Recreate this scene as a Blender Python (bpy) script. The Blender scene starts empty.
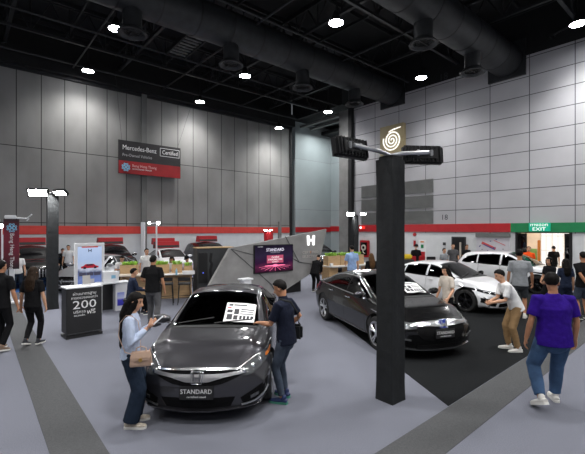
import bpy, bmesh, math, random
import numpy as np
from mathutils import Vector, Matrix, noise
from mathutils.bvhtree import BVHTree
random.seed(7)
PI = math.pi
scene = bpy.context.scene
COL = scene.collection
H, F, CX, HY = 2.45, 390.0, 292.5, 230.3          # camera height, focal length in pixels, image centre, horizon
V = Vector
D1 = V((.76, .65, 0)).normalized()                 # along the left wall, towards the corner
D2 = V((.65, -.76, 0)).normalized()                # along the right wall, away from the corner
C0 = V((-.1, 32., 0))                              # room corner
def at(px, Y, z=0.): return V(((px - CX) / F * Y, Y, z))
def zz(py, Y): return H - (py - HY) / F * Y
def ground(px, py): return at(px, F * H / (py - HY))
def tR(px):                                        # distance along the right wall seen at column px
    u = (px - CX) / F
    return (C0.y * u - C0.x) / (D2.x - u * D2.y)
def sL(px):                                        # distance along the left wall (back from the corner)
    u = (px - CX) / F
    return (C0.y * u - C0.x) / (-D1.x + u * D1.y)

def tag(o, label=None, cat=None, group=None, kind=None):
    if label: o['label'] = label
    if cat: o['category'] = cat
    if group: o['group'] = group
    if kind: o['kind'] = kind
    return o
def empty(name, loc=(0, 0, 0), rz=0., label=None, cat=None, group=None):
    o = bpy.data.objects.new(name, None); COL.objects.link(o)
    o.location = loc; o.rotation_euler = (0, 0, rz); o.empty_display_size = .2
    return tag(o, label, cat, group)
def copy_tree(o, parent=None):
    c = o.copy(); COL.objects.link(c); c.parent = parent
    for ch in list(o.children): copy_tree(ch, c)
    return c
def heading(v): return math.atan2(-v[0], v[1])     # rotation that turns local +Y to v
def rotx(v): return math.atan2(v[1], v[0])         # rotation that turns local +X to v

class MB:
    def __init__(s): s.v = []; s.f = []; s.m = []
    def add(s, vs, fs, m=0):
        b = len(s.v); s.v += [tuple(p) for p in vs]
        for f in fs: s.f.append([i + b for i in f]); s.m.append(m)
        return s
    def box(s, c, d, m=0, R=None, bev=0.):
        c = V(c); hx, hy, hz = d[0] / 2, d[1] / 2, d[2] / 2
        if bev:
            b = min(bev, hx * .9, hy * .9, hz * .9); bm = bmesh.new()
            bmesh.ops.create_cube(bm, size=1)
            for v in bm.verts: v.co = V((v.co.x * 2 * hx, v.co.y * 2 * hy, v.co.z * 2 * hz))
            bmesh.ops.bevel(bm, geom=bm.edges[:], offset=b, segments=2, affect='EDGES')
            vs = [v.co.copy() for v in bm.verts]; bm.verts.index_update()
            fs = [[v.index for v in f.verts] for f in bm.faces]; bm.free()
        else:
            vs = [V((x, y, z)) for x in (-hx, hx) for y in (-hy, hy) for z in (-hz, hz)]
            fs = [(0, 1, 3, 2), (4, 6, 7, 5), (0, 4, 5, 1), (2, 3, 7, 6), (0, 2, 6, 4), (1, 5, 7, 3)]
        if R is not None: vs = [R @ v for v in vs]
        return s.add([v + c for v in vs], fs, m)
    def loft(s, rings, m=0, caps=True):
        n = len(rings[0]); vs = [p for r in rings for p in r]; fs = []
        for i in range(len(rings) - 1):
            for j in range(n):
                k = (j + 1) % n
                fs.append((i * n + j, i * n + k, (i + 1) * n + k, (i + 1) * n + j))
        if caps:
            fs.append(tuple(range(n - 1, -1, -1))); fs.append(tuple((len(rings) - 1) * n + j for j in range(n)))
        return s.add(vs, fs, m)
    def tube(s, pts, rad, m=0, n=10, lat=None, rnd=False):
        """sweep an ellipse; rad = one radius, a list of radii or of (lateral, other) pairs"""
        pts = [V(p) for p in pts]
        if not isinstance(rad, (list, tuple)): rad = [rad] * len(pts)
        rad = [(r, r) if not isinstance(r, (list, tuple)) else r for r in rad]
        tans = [(pts[min(i + 1, len(pts) - 1)] - pts[max(i - 1, 0)]).normalized() for i in range(len(pts))]
        if rnd:
            a, b = rad[0], rad[-1]; ma, mb_ = min(a), min(b)
            pre = [(pts[0] - tans[0] * ma * k, (a[0] * q, a[1] * q)) for k, q in ((.92, .38), (.6, .8))]
            post = [(pts[-1] + tans[-1] * mb_ * k, (b[0] * q, b[1] * q)) for k, q in ((.6, .8), (.92, .38))]
            tans = [tans[0]] * 2 + tans + [tans[-1]] * 2
            pts = [p for p, _ in pre] + pts + [p for p, _ in post]
            rad = [r for _, r in pre] + rad + [r for _, r in post]
        ref = V(lat) if lat is not None else None
        if ref is None:
            ref = V((1, 0, 0)) if abs(tans[0].x) < .8 else V((0, 1, 0))
        rings = []
        for p, t, (r1, r2) in zip(pts, tans, rad):
            a = ref - t * ref.dot(t)
            if a.length < 1e-4: a = t.orthogonal()
            a.normalize()
            if lat is None: ref = a
            b = t.cross(a)
            rings.append([p + a * (r1 * math.cos(2 * PI * k / n)) + b * (r2 * math.sin(2 * PI * k / n)) for k in range(n)])
        return s.loft(rings, m)
    def cyl(s, a, b, r, m=0, n=16, r2=None): return s.tube([a, b], [r, r if r2 is None else r2], m, n)
    def lathe(s, prof, c=(0, 0, 0), m=0, n=24, R=None):
        """profile of (radius, z) turned about z"""
        vs = []; fs = []; c = V(c)
        for r, z in prof:
            for k in range(n):
                p = V((max(r, 1e-4) * math.cos(2 * PI * k / n), max(r, 1e-4) * math.sin(2 * PI * k / n), z))
                vs.append((R @ p if R is not None else p) + c)
        for i in range(len(prof) - 1):
            for k in range(n):
                q = (k + 1) % n; fs.append((i * n + k, i * n + q, (i + 1) * n + q, (i + 1) * n + k))
        return s.add(vs, fs, m)
    def prism(s, poly, vec, m=0):
        vec = V(vec); n = len(poly); a = [V(p) for p in poly]
        vs = a + [p + vec for p in a]
        fs = [tuple(range(n - 1, -1, -1)), tuple(range(n, 2 * n))] + [(i, (i + 1) % n, n + (i + 1) % n, n + i) for i in range(n)]
        return s.add(vs, fs, m)
    def ball(s, c, r, m=0, n=16, R=None):
        rx, ry, rz = (r, r, r) if not isinstance(r, (tuple, list)) else r
        k = max(6, n // 2); c = V(c); rings = []
        for i in range(1, k):
            t = PI * i / k; ring = []
            for j in range(n):
                a = 2 * PI * j / n; p = V((rx * math.sin(t) * math.cos(a), ry * math.sin(t) * math.sin(a), -rz * math.cos(t)))
                ring.append((R @ p if R is not None else p) + c)
            rings.append(ring)
        return s.loft(rings, m)
    def build(s, name, mats, parent=None, smooth=False, ang=None, fix=True):
        me = bpy.data.meshes.new(name); me.from_pydata(s.v, [], s.f)
        for m in (mats if isinstance(mats, (list, tuple)) else [mats]): me.materials.append(m)
        me.polygons.foreach_set('material_index', s.m)
        if fix:
            bm = bmesh.new(); bm.from_mesh(me); bmesh.ops.recalc_face_normals(bm, faces=bm.faces); bm.to_mesh(me); bm.free()
        if smooth:
            me.polygons.foreach_set('use_smooth', [True] * len(me.polygons))
            try: me.set_sharp_from_angle(angle=ang or math.radians(40))
            except Exception: pass
        o = bpy.data.objects.new(name, me); COL.objects.link(o)
        if parent is not None: o.parent = parent
        return o
WORK = bpy.data.scenes.new('work')                  # a scratch scene so that only the one object is evaluated
def settle(*obs):
    for q in obs: WORK.collection.objects.link(q)
    vl = WORK.view_layers[0]; vl.update(); return vl.depsgraph
def release(*obs):
    for q in obs: WORK.collection.objects.unlink(q)
def evaluated(o, mods, *helpers):
    """apply modifiers given as (type, settings) and keep the result as plain mesh data"""
    for t, st in mods:
        md = o.modifiers.new(t, t)
        for k, v in st.items(): setattr(md, k, v)
    par = o.parent; o.parent = None
    dg = settle(o, *helpers)
    me = bpy.data.meshes.new_from_object(o.evaluated_get(dg), depsgraph=dg)
    release(o, *helpers); o.parent = par
    o.modifiers.clear(); old = o.data; o.data = me; me.name = o.name
    bpy.data.meshes.remove(old)
    return o
def writing(name, body, size, origin, xa, ya, mat, parent=None, align='CENTER', ext=.002, sx=1.):
    """raised lettering: origin on the surface, xa reading direction, ya up"""
    cu = bpy.data.curves.new(name, 'FONT'); cu.body = body; cu.size = size
    cu.align_x = align; cu.align_y = 'CENTER'; cu.extrude = ext; cu.resolution_u = 2
    t = bpy.data.objects.new(name, cu); dg = settle(t)
    me = bpy.data.meshes.new_from_object(t.evaluated_get(dg), depsgraph=dg)
    bpy.data.objects.remove(t); bpy.data.curves.remove(cu)
    xa = V(xa).normalized(); ya = V(ya).normalized(); na = xa.cross(ya)
    M = Matrix((xa * sx, ya, na)).transposed().to_4x4(); M.translation = V(origin)
    me.transform(M); me.materials.clear(); me.materials.append(mat); me.name = name
    o = bpy.data.objects.new(name, me); COL.objects.link(o)
    if parent is not None: o.parent = parent
    return o

# ------------------------------------------------------------------ materials
def nt(name):
    m = bpy.data.materials.new(name); m.use_nodes = True
    return m, m.node_tree, m.node_tree.nodes['Principled BSDF']
def srgb(*c): return tuple((x / 255 / 12.92 if x / 255 <= .04045 else ((x / 255 + .055) / 1.055) ** 2.4) for x in c)
def mat(name, col, rough=.6, metal=0., var=.0, scale=20., bump=0., bscale=None, coat=0., spec=.5, emit=0., alpha=None, detail=4., stretch=None):
    m, t, b = nt(name); c = (*col, 1)
    b.inputs['Base Color'].default_value = c; b.inputs['Roughness'].default_value = rough
    b.inputs['Metallic'].default_value = metal; b.inputs['Specular IOR Level'].default_value = spec
    if coat: b.inputs['Coat Weight'].default_value = coat; b.inputs['Coat Roughness'].default_value = .03
    if emit: b.inputs['Emission Color'].default_value = c; b.inputs['Emission Strength'].default_value = emit
    L = t.links
    if var or bump:
        tc = t.nodes.new('ShaderNodeTexCoord'); vec = tc.outputs['Object']
        if stretch:
            mp = t.nodes.new('ShaderNodeMapping'); mp.inputs['Scale'].default_value = stretch; L.new(vec, mp.inputs[0]); vec = mp.outputs[0]
    if var:
        n = t.nodes.new('ShaderNodeTexNoise'); n.inputs['Scale'].default_value = scale; n.inputs['Detail'].default_value = detail
        L.new(vec, n.inputs['Vector'])
        r = t.nodes.new('ShaderNodeValToRGB'); r.color_ramp.elements[0].position = .3; r.color_ramp.elements[1].position = .7
        r.color_ramp.elements[0].color = (*[x * (1 - var) for x in col], 1); r.color_ramp.elements[1].color = (*[min(1, x * (1 + var)) for x in col], 1)
        L.new(n.outputs['Fac'], r.inputs[0]); L.new(r.outputs[0], b.inputs['Base Color'])
    if bump:
        n2 = t.nodes.new('ShaderNodeTexNoise'); n2.inputs['Scale'].default_value = bscale or scale * 3; n2.inputs['Detail'].default_value = 3
        L.new(vec, n2.inputs['Vector'])
        bp = t.nodes.new('ShaderNodeBump'); bp.inputs['Strength'].default_value = bump; bp.inputs['Distance'].default_value = .02
        L.new(n2.outputs['Fac'], bp.inputs['Height']); L.new(bp.outputs[0], b.inputs['Normal'])
    return m
def panel_mat(name, col, pw, ph, line=.012, lcol=(.04, .04, .04), var=.12, off=(0, 0), nscale=.7, rough=.85, streak=0., amt=1.):
    """wall of rectangular panels with dark joints; object X runs along the wall, Z up"""
    m, t, b = nt(name); L = t.links; N = t.nodes.new
    tc = N('ShaderNodeTexCoord'); sp = N('ShaderNodeSeparateXYZ'); L.new(tc.outputs['Object'], sp.inputs[0])
    cb = N('ShaderNodeCombineXYZ')
    ax = N('ShaderNodeMath'); ax.operation = 'ADD'; ax.inputs[1].default_value = off[0]; L.new(sp.outputs['X'], ax.inputs[0])
    az = N('ShaderNodeMath'); az.operation = 'ADD'; az.inputs[1].default_value = off[1]; L.new(sp.outputs['Z'], az.inputs[0])
    L.new(ax.outputs[0], cb.inputs['X']); L.new(az.outputs[0], cb.inputs['Y'])
    br = N('ShaderNodeTexBrick'); br.offset = 0.; br.squash = 1.
    br.inputs['Scale'].default_value = 1.; br.inputs['Mortar Size'].default_value = line; br.inputs['Mortar Smooth'].default_value = .2
    br.inputs['Brick Width'].default_value = pw; br.inputs['Row Height'].default_value = ph
    br.inputs['Color1'].default_value = (*col, 1); br.inputs['Color2'].default_value = (*[c * .9 for c in col], 1)
    br.inputs['Mortar'].default_value = (*lcol, 1); L.new(cb.outputs[0], br.inputs['Vector'])
    ns = N('ShaderNodeTexNoise'); ns.inputs['Scale'].default_value = nscale; ns.inputs['Detail'].default_value = 6
    mp = N('ShaderNodeMapping'); mp.inputs['Scale'].default_value = (1, 1, 1 - .8 * streak); L.new(tc.outputs['Object'], mp.inputs[0]); L.new(mp.outputs[0], ns.inputs['Vector'])
    mr = N('ShaderNodeMapRange'); mr.inputs[1].default_value = .3; mr.inputs[2].default_value = .7; mr.inputs[3].default_value = 1 - var; mr.inputs[4].default_value = 1 + var
    L.new(ns.outputs['Fac'], mr.inputs[0])
    mx = N('ShaderNodeMix'); mx.data_type = 'RGBA'; mx.blend_type = 'MULTIPLY'; mx.inputs['Factor'].default_value = 1
    L.new(br.outputs['Color'], mx.inputs['A']); L.new(mr.outputs[0], mx.inputs['B']); L.new(mx.outputs['Result'], b.inputs['Base Color'])
    b.inputs['Roughness'].default_value = rough; b.inputs['Specular IOR Level'].default_value = .25
    return m
def glass_mat(name, tint, rough=.02, opac=.5):
    m, t, b = nt(name); N = t.nodes.new; L = t.links
    tr = N('ShaderNodeBsdfTransparent'); tr.inputs[0].default_value = (*tint, 1)
    gl = N('ShaderNodeBsdfGlossy'); gl.inputs['Roughness'].default_value = rough; gl.inputs[0].default_value = (1, 1, 1, 1)
    fr = N('ShaderNodeFresnel'); fr.inputs[0].default_value = 1.45
    mx = N('ShaderNodeMixShader'); L.new(fr.outputs[0], mx.inputs[0]); L.new(tr.outputs[0], mx.inputs[1]); L.new(gl.outputs[0], mx.inputs[2])
    L.new(mx.outputs[0], t.nodes['Material Output'].inputs['Surface'])
    return m
def emis(name, col, st):
    m, t, b = nt(name); e = t.nodes.new('ShaderNodeEmission'); e.inputs[0].default_value = (*col, 1); e.inputs[1].default_value = st
    t.links.new(e.outputs[0], t.nodes['Material Output'].inputs['Surface']); return m
def ramp_emis(name, stops, st, axis='Z', lo=0., hi=1., noise_amt=0., nscale=4.):
    """a lit screen picture: colours running along one object axis, broken up by noise"""
    m, t, b = nt(name); N = t.nodes.new; L = t.links
    tc = N('ShaderNodeTexCoord'); sp = N('ShaderNodeSeparateXYZ'); L.new(tc.outputs['Object'], sp.inputs[0])
    mr = N('ShaderNodeMapRange'); mr.inputs[1].default_value = lo; mr.inputs[2].default_value = hi; L.new(sp.outputs[axis], mr.inputs[0])
    fac = mr.outputs[0]
    if noise_amt:
        ns = N('ShaderNodeTexNoise'); ns.inputs['Scale'].default_value = nscale; L.new(tc.outputs['Object'], ns.inputs['Vector'])
        ad = N('ShaderNodeMath'); ad.operation = 'MULTIPLY_ADD'; ad.inputs[1].default_value = noise_amt; L.new(ns.outputs['Fac'], ad.inputs[0]); 
        sb = N('ShaderNodeMath'); sb.operation = 'SUBTRACT'; sb.inputs[1].default_value = noise_amt * .5; L.new(fac, sb.inputs[0]); L.new(sb.outputs[0], ad.inputs[2]); fac = ad.outputs[0]
    r = N('ShaderNodeValToRGB'); el = r.color_ramp.elements
    while len(el) < len(stops): el.new(.5)
    for e, (p, c) in zip(el, stops): e.position = p; e.color = (*c, 1)
    L.new(fac, r.inputs[0])
    if st:
        e = N('ShaderNodeEmission'); e.inputs[1].default_value = st; L.new(r.outputs[0], e.inputs[0]); L.new(e.outputs[0], t.nodes['Material Output'].inputs['Surface'])
    else:
        L.new(r.outputs[0], b.inputs['Base Color']); b.inputs['Roughness'].default_value = .6
    return m
M = {}
def defm(k, *a, **kw): M[k] = mat(k, *a, **kw)
defm('carpet', (.163, .170, .203), .97, var=.16, scale=90, bump=.4, bscale=260, spec=.1)
defm('black_carpet', (.011, .012, .013), .97, var=.3, scale=120, bump=.4, bscale=260, spec=.1)
defm('aisle_carpet', (.085, .087, .09), .97, var=.14, scale=60, bump=.4, bscale=260, spec=.1)
defm('blue_carpet', (.03, .09, .26), .95, var=.15, scale=80, spec=.1)
defm('red_stripe', srgb(212, 70, 62), .6, var=.08, scale=3)
defm('dark_red_stripe', srgb(180, 28, 36), .6, var=.08, scale=3)
defm('green_stripe', srgb(20, 128, 76), .6, var=.06, scale=3)
defm('low_wall', (.66, .68, .69), .75, var=.05, scale=2)
defm('black_paint', (.006, .0062, .007), .7, var=.3, scale=3)
defm('roof_steel', (.010, .0105, .012), .6, var=.3, scale=4)
defm('steel_edge', (.016, .017, .019), .5, var=.2, scale=6)
defm('duct', (.022, .024, .027), .55, metal=.1, var=.3, scale=3, bump=.15, bscale=5)
defm('duct_dark', (.008, .008, .009), .6)
defm('concrete', (.20, .20, .195), .9, var=.15, scale=2, bump=.2, bscale=20)
defm('grey_cement', (.27, .265, .26), .85, var=.16, scale=2.2, bump=.1, bscale=30)
defm('cloth_black', (.0065, .008, .009), .75, var=.35, scale=6, bump=.5, bscale=9)
defm('black_metal', (.012, .012, .013), .4, spec=.4)
defm('black_plastic', (.012, .012, .013), .5)
defm('dark_grey', (.04, .042, .045), .5, var=.1, scale=5)
defm('silver', (.62, .63, .65), .28, metal=.9)
defm('chrome', (.85, .86, .88), .22, metal=1.)
defm('rubber', (.012, .012, .012), .75, bump=.1, bscale=80)
defm('white', (.75, .76, .78), .5)
defm('white_paper', (.82, .82, .82), .6)
defm('wood', (.50, .33, .17), .5, var=.16, scale=6, stretch=(1, 1, 6))
defm('leaf', (.30, .55, .06), .6, var=.35, scale=10)
defm('skin', srgb(206, 158, 128), .5, var=.04, scale=15, spec=.3)
defm('skin_tan', srgb(184, 132, 100), .5, var=.04, scale=15, spec=.3)
defm('lip', srgb(170, 95, 85), .5)
defm('eye', (.015, .01, .01), .3)
defm('hair', (.0065, .0055, .005), .65, spec=.12, var=.4, scale=60, stretch=(1, 1, .08))
defm('hair_dark_brown', (.024, .014, .008), .6, var=.4, scale=60, stretch=(1, 1, .08), spec=.15)
defm('hair_brown', (.09, .045, .018), .65, spec=.15, var=.5, scale=60, stretch=(1, 1, .08))
defm('gold', (.42, .35, .20), .5, var=.06, scale=3)
defm('red_plain', srgb(170, 20, 30), .5)
defm('letter_white', (.8, .8, .8), .5)
defm('letter_blue', srgb(130, 185, 215), .5)
defm('letter_dark', (.03, .03, .035), .6)
defm('orange', (.75, .25, .04), .6)
defm('interior', (.012, .012, .013), .7)
defm('seat_fabric', (.03, .03, .032), .8, var=.2, scale=30)
defm('lens', (.10, .105, .11), .12, metal=.3, coat=.6)
defm('amber', (.7, .2, .03), .3, coat=.5)
defm('red_lamp', (.45, .01, .015), .2, coat=.6)
defm('gloss_black', (.006, .006, .007), .08, coat=.5)
defm('honeycomb', (.006, .006, .0065), .8, spec=.1, bump=.6, bscale=45)
M['glass'] = glass_mat('tinted_glass', (.16, .17, .17))
M['glass_dark'] = glass_mat('dark_tinted_glass', (.045, .045, .05))
M['lamp_lens'] = emis('lamp_lens', (.96, .97, 1.), 60.)
M['flood_lens'] = emis('flood_lens', (1., .99, .96), 60.)
M['logo_light'] = emis('logo_light', (1, 1, 1), 2.2)
M['spiral_light'] = emis('spiral_light', (1, .97, .9), 1.3)
M['exit_light'] = mat('exit_green', (.01, .42, .26), .4, emit=.35)
M['left_wall'] = panel_mat('left_wall_panels', (.275, .272, .265), 1.088, 3.93, line=.02, lcol=(.03, .03, .03), var=.16, off=(.25, -2.85), streak=.6)
M['right_wall'] = panel_mat('right_wall_panels', (.47, .47, .49), 1.82, .895, line=.02, lcol=(.10, .10, .105), var=.06, off=(.62, 0.02))
M['alcove'] = panel_mat('alcove_panels', (.36, .40, .41), 3.0, 4.2, line=.012, lcol=(.2, .2, .2), var=.05)
M['louver'] = mat('louver_grey', (.16, .165, .16), .7, var=.1, scale=2)
def cloth(k, col, **kw): defm(k, col, kw.pop('rough', .9), var=kw.pop('var', .12), scale=kw.pop('scale', 14), bump=.35, bscale=kw.pop('bscale', 24), spec=.15)
cloth('shirt_lightblue', srgb(178, 190, 212)); cloth('shirt_navy', (.010, .013, .026)); cloth('shirt_purple', srgb(46, 18, 124))
cloth('shirt_black', (.008, .008, .009)); cloth('shirt_white', (.72, .72, .72), var=.05); cloth('shirt_grey', (.27, .285, .30)); cloth('shirt_beige', srgb(200, 190, 178))
cloth('shirt_blue', srgb(150, 178, 220)); cloth('shirt_orange', srgb(232, 84, 30)); cloth('shirt_pink', srgb(205, 195, 215)); cloth('navy_dress', (.02, .028, .055))
cloth('denim', (.055, .105, .20), var=.3, scale=5); cloth('denim_dark', (.055, .070, .098), var=.35, scale=5); cloth('trouser_navy', (.016, .026, .045)); cloth('trouser_black', (.007, .007, .008))
cloth('trouser_khaki', srgb(146, 118, 84)); cloth('trouser_grey', (.10, .10, .105)); cloth('short_grey', (.05, .056, .062))
defm('shoe_white', (.72, .70, .66), .6); defm('shoe_beige', srgb(190, 180, 165), .6, var=.3, scale=40); defm('shoe_dark', (.02, .022, .03), .6)
defm('shoe_blue', srgb(36, 50, 92), .6, var=.3, scale=40); defm('sole_teal', srgb(70, 140, 120), .6); defm('sole_white', (.75, .74, .7), .6); defm('shoe_green', srgb(20, 90, 60), .6)
defm('sole_orange', srgb(215, 130, 60), .6); defm('leather_tan', srgb(178, 150, 130), .45, var=.06, scale=20); defm('sole_brown', srgb(120, 100, 84), .7)
def paint(k, col, metal=.5, rough=.28):
    m = mat(k, col, rough, metal=metal, coat=1.); M[k] = m
paint('paint_grey', (.046, .045, .052), .6, .30); paint('paint_black', (.003, .003, .0033), 0., .2); M['paint_black'].node_tree.nodes['Principled BSDF'].inputs['Coat Weight'].default_value = .35; paint('paint_white', (.80, .81, .83), 0., .3); paint('paint_silver', (.35, .36, .38), .6, .3)
# ------------------------------------------------------------------ the setting
def slab(name, pts, z0, z1, m, kind='structure', parent=None):
    mb = MB(); mb.prism([(p[0], p[1], z0) for p in pts], (0, 0, z1 - z0))
    o = mb.build(name, m, parent)
    if kind: o['kind'] = kind
    return o
def onR(t, n=0.): return C0 + D2 * t - D1 * n       # point along the right wall, n metres into the room
def onL(s, n=0.): return C0 - D1 * s + D2 * n       # point along the left wall, n metres into the room
WALLH = 10.85; DECK = 13.2
LS, RT = 40., 42.                                   # lengths of the two walls built
# floor
fl = slab('floor', [onL(LS, -1) , onL(-14, -1), onR(RT, -14) , onR(RT, 0) - D1 * LS], -.2, 0, M['carpet'])
# carpet laid on it: aisle strips, black display carpet, blue display carpet
def gp(px, py): p = ground(px, py); return (p.x, p.y)
def ext(a, b, k): a = V((*a, 0)); b = V((*b, 0)); d = (b - a).normalized(); return a + d * k
la, lb = ext(gp(49.6, 453.8), gp(7, 327), -3), ext(gp(49.6, 453.8), gp(7, 327), 17)
ra, rb = ext(gp(109.4, 453.8), gp(37.6, 337.6), -3), ext(gp(109.4, 453.8), gp(37.6, 337.6), 17)
slab('trim_1', [la, ra, rb, lb], 0, .006, M['aisle_carpet'])
a0, a1 = V((*gp(380, 450.7), 0)), V((*gp(534, 352.6), 0)); dd = (a1 - a0).normalized()
b0 = V((*gp(446.6, 453), 0)); b1 = V((*gp(532.4, 382.3), 0))
slab('trim_2', [a0 - dd * 3, b0 - dd * 3, b0 + dd * 16, a0 + dd * 16], 0, .006, M['aisle_carpet'])
k0 = V((*gp(448.3, 406.2), 0)); k1 = V((*gp(406.3, 373.6), 0)); da = (k1 - k0).normalized()
slab('trim_3', [k0, k0 + dd * 12.5, k0 + dd * 12.5 + da * 11 + V((-1, 0, 0)), k0 + da * 6.2], 0, .008, M['black_carpet'])
slab('trim_4', [onL(26, .05), onL(6, .05), onL(6, 5.6), onL(26, 5.6)], 0, .006, M['blue_carpet'])
# left wall (object X runs along it)
def wall_obj(name, origin, axis, boxes, mats, kind='structure'):
    """boxes: (x0, x1, z0, z1, y0, y1, material index), y towards the room is negative"""
    mb = MB()
    for x0, x1, z0, z1, y0, y1, mi in boxes:
        mb.box(((x0 + x1) / 2, (y0 + y1) / 2, (z0 + z1) / 2), (x1 - x0, y1 - y0, z1 - z0), mi)
    o = mb.build(name, mats); o.location = origin; o.rotation_euler = (0, 0, rotx(axis))
    if kind: o['kind'] = kind
    return o
wl = wall_obj('wall_left', onL(LS), D1, [(0, LS, 2.23, WALLH, 0, .4, 0), (0, LS, 0, 2.23, 0, .4, 1), (0, LS, WALLH, DECK, 0, .4, 2)], [M['left_wall'], M['low_wall'], M['black_paint']])
wall_obj('trim_5', onL(LS), D1, [(0, LS, 2.24, 2.69, -.03, 0, 0)], [M['red_stripe']])
wall_obj('trim_6', onL(LS), D1, [(0, LS, WALLH - .14, WALLH, -.14, 0, 0), (0, LS, WALLH, WALLH + .9, -.5, 0, 1)], [M['steel_edge'], M['black_paint']])
s = sL(143.5)
wall_obj('trim_7', onL(s), D1, [(-.16, .16, 0, WALLH, -.16, 0, 0)], [M['louver']])
s = sL(279)
wall_obj('trim_8', onL(s), D1, [(-.13, .1, 0, WALLH * .29, -.2, 0, 0)], [M['concrete']])
# baseboard
wall_obj('baseboard_left', onL(LS), D1, [(0, LS, 0, .12, -.02, 0, 0)], [M['dark_grey']])
# right wall with the deep bay next to the corner, a door and the exit
tb0, tb1, tp = .05, tR(341.), tR(350.5)            # bay from the corner to the concrete pillar
ex0, ex1 = tR(515.5), tR(572.5); EXH = 2.32
wall_obj('wall_right', C0, D2, [(tp, ex0, 2.3, WALLH, 0, .4, 0), (ex0, ex1, EXH, WALLH, 0, .4, 0), (ex1, RT, 2.3, WALLH, 0, .4, 0),
                                (tp, ex0, 0, 2.3, 0, .4, 1), (ex1, RT, 0, 2.3, 0, .4, 1), (tp, RT, WALLH, DECK, 0, .4, 2)], [M['right_wall'], M['low_wall'], M['black_paint']])
wall_obj('trim_9', C0, D2, [(tb1, tp, 0, WALLH, -.2, 5.2, 0)], [M['concrete']])
wall_obj('trim_10', C0, D2, [(tp + .06, tp + .34, 0, WALLH + .6, -.32, -.04, 0)], [M['black_paint']])
gx = tR(511.)
wall_obj('trim_11', C0, D2, [(tp, gx, 2.36, 2.80, -.05, 0, 0)], [M['dark_red_stripe']])
wall_obj('trim_12', C0, D2, [(gx, RT, 2.36, 2.80, -.05, 0, 0)], [M['green_stripe']])
wall_obj('baseboard_right', C0, D2, [(tp, ex0, 0, .12, -.02, 0, 0), (ex1, RT, 0, .12, -.02, 0, 0)], [M['dark_grey']])
wall_obj('wall_back', onL(LS), D2, [(-.4, RT + .4, 2.3, DECK, 0, .4, 0), (-.4, RT + .4, 0, 2.3, 0, .4, 1)], [M['right_wall'], M['low_wall']])
wall_obj('wall_side', onR(RT), -D1, [(0, LS, 2.3, DECK, 0, .4, 0), (0, LS, 0, 2.3, 0, .4, 1)], [M['right_wall'], M['low_wall']])
# the bay: back and side walls, soffit, red stripe
wall_obj('wall_bay', C0, D2, [(-.4, tb1, 0, WALLH + 1, 4.6, 5.0, 0), (-.4, .05, 0, WALLH + 1, .4, 4.6, 0)], [M['alcove']])
wall_obj('trim_13', C0, D2, [(.05, tb1, 2.36, 2.80, 4.55, 4.6, 0), (.05, .09, 2.30, 2.72, .4, 4.55, 0)], [M['dark_red_stripe']])
wall_obj('trim_14', C0, D2, [(.05, tb1, WALLH - .1, WALLH + .2, 3.4, 4.6, 1), (.05, tb1, WALLH + .15, WALLH + .3, 2.0, 2.3, 0), (.05, tb1, WALLH + .15, WALLH + .3, .9, 1.2, 0), (.05, tb1, WALLH + .6, DECK, .1, 5.2, 1)], [M['louver'], M['black_paint']])
wall_obj('trim_15', onL(.12), D1, [(-.08, .12, 0, WALLH, -.12, 0, 0)], [M['black_paint']])
# ribbed wall panels
lt0, lt1 = tR(361.7), tR(433.4)
rows = [(5.42, 4.64), (4.50, 3.74), (3.60, 2.84)]
for k, (z1, z0) in enumerate(rows):
    mb = MB(); mb.box(((lt0 + lt1) / 2, -.02, (z0 + z1) / 2), (lt1 - lt0, .04, z1 - z0))
    n = 9
    for i in range(n): mb.box(((lt0 + lt1) / 2, -.045, z0 + (i + .5) * (z1 - z0) / n), (lt1 - lt0 - .04, .03, (z1 - z0) / n * .55))
    o = mb.build('wall_louver', M['louver']); o.location = C0; o.rotation_euler = (0, 0, rotx(D2))
    tag(o, ['grey louvered wall panel, topmost of the three above the red stripe', 'grey louvered wall panel, middle of the three above the red stripe', 'grey louvered wall panel just above the red stripe'][k], 'vent', 'louvered panels on the right wall')
# ceiling with trusses, purlins and catwalk
ce = empty('ceiling'); ce['kind'] = 'structure'
slab('roof_deck', [onL(LS, -1), onL(-.5, -1), onR(RT, -1) , onR(RT, 0) - D1 * LS], DECK, DECK + .2, M['black_paint'], None, ce)
def bar(mb, a, b, w, h=None, m=0):
    a, b = V(a), V(b); d = (b - a); l = d.length
    if l < 1e-5: return
    R = d.to_track_quat('X', 'Z').to_matrix(); mb.box((a + b) / 2, (l, w, h or w), m, R)
def truss(a, b, z0, z1, step=1.5):
    mb = MB(); a = V(a); b = V(b); d = (b - a).normalized(); n = max(2, int((b - a).length / step)); L = (b - a).length / n
    for z in (z0, z1): bar(mb, (a.x, a.y, z), (b.x, b.y, z), .14, .12, 0 if z == z1 else 1)
    for i in range(n):
        p = a + d * L * i; q = a + d * L * (i + .5); r = a + d * L * (i + 1)
        bar(mb, (p.x, p.y, z1), (q.x, q.y, z0), .06); bar(mb, (q.x, q.y, z0), (r.x, r.y, z1), .06); bar(mb, (q.x, q.y, z0), (q.x, q.y, z1), .05)
    return mb.build('truss', [M['roof_steel'], M['steel_edge']], ce)
for n in (3.4, 8.8, 14.2, 19.6): truss(onL(30, n), onL(.3, n), 11.45, 13.0)
for t in (2.6, 8.2, 13.6, 19.): truss(onR(.5, t), onR(24, t), 11.8, 13.0, 1.4)
for i in range(9):
    mb = MB(); n = 1.2 + i * 2.7; a, b = onL(30, n), onL(.3, n); bar(mb, (a.x, a.y, 12.9), (b.x, b.y, 12.9), .1, .18); mb.build('purlin', M['roof_steel'], ce)
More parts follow.
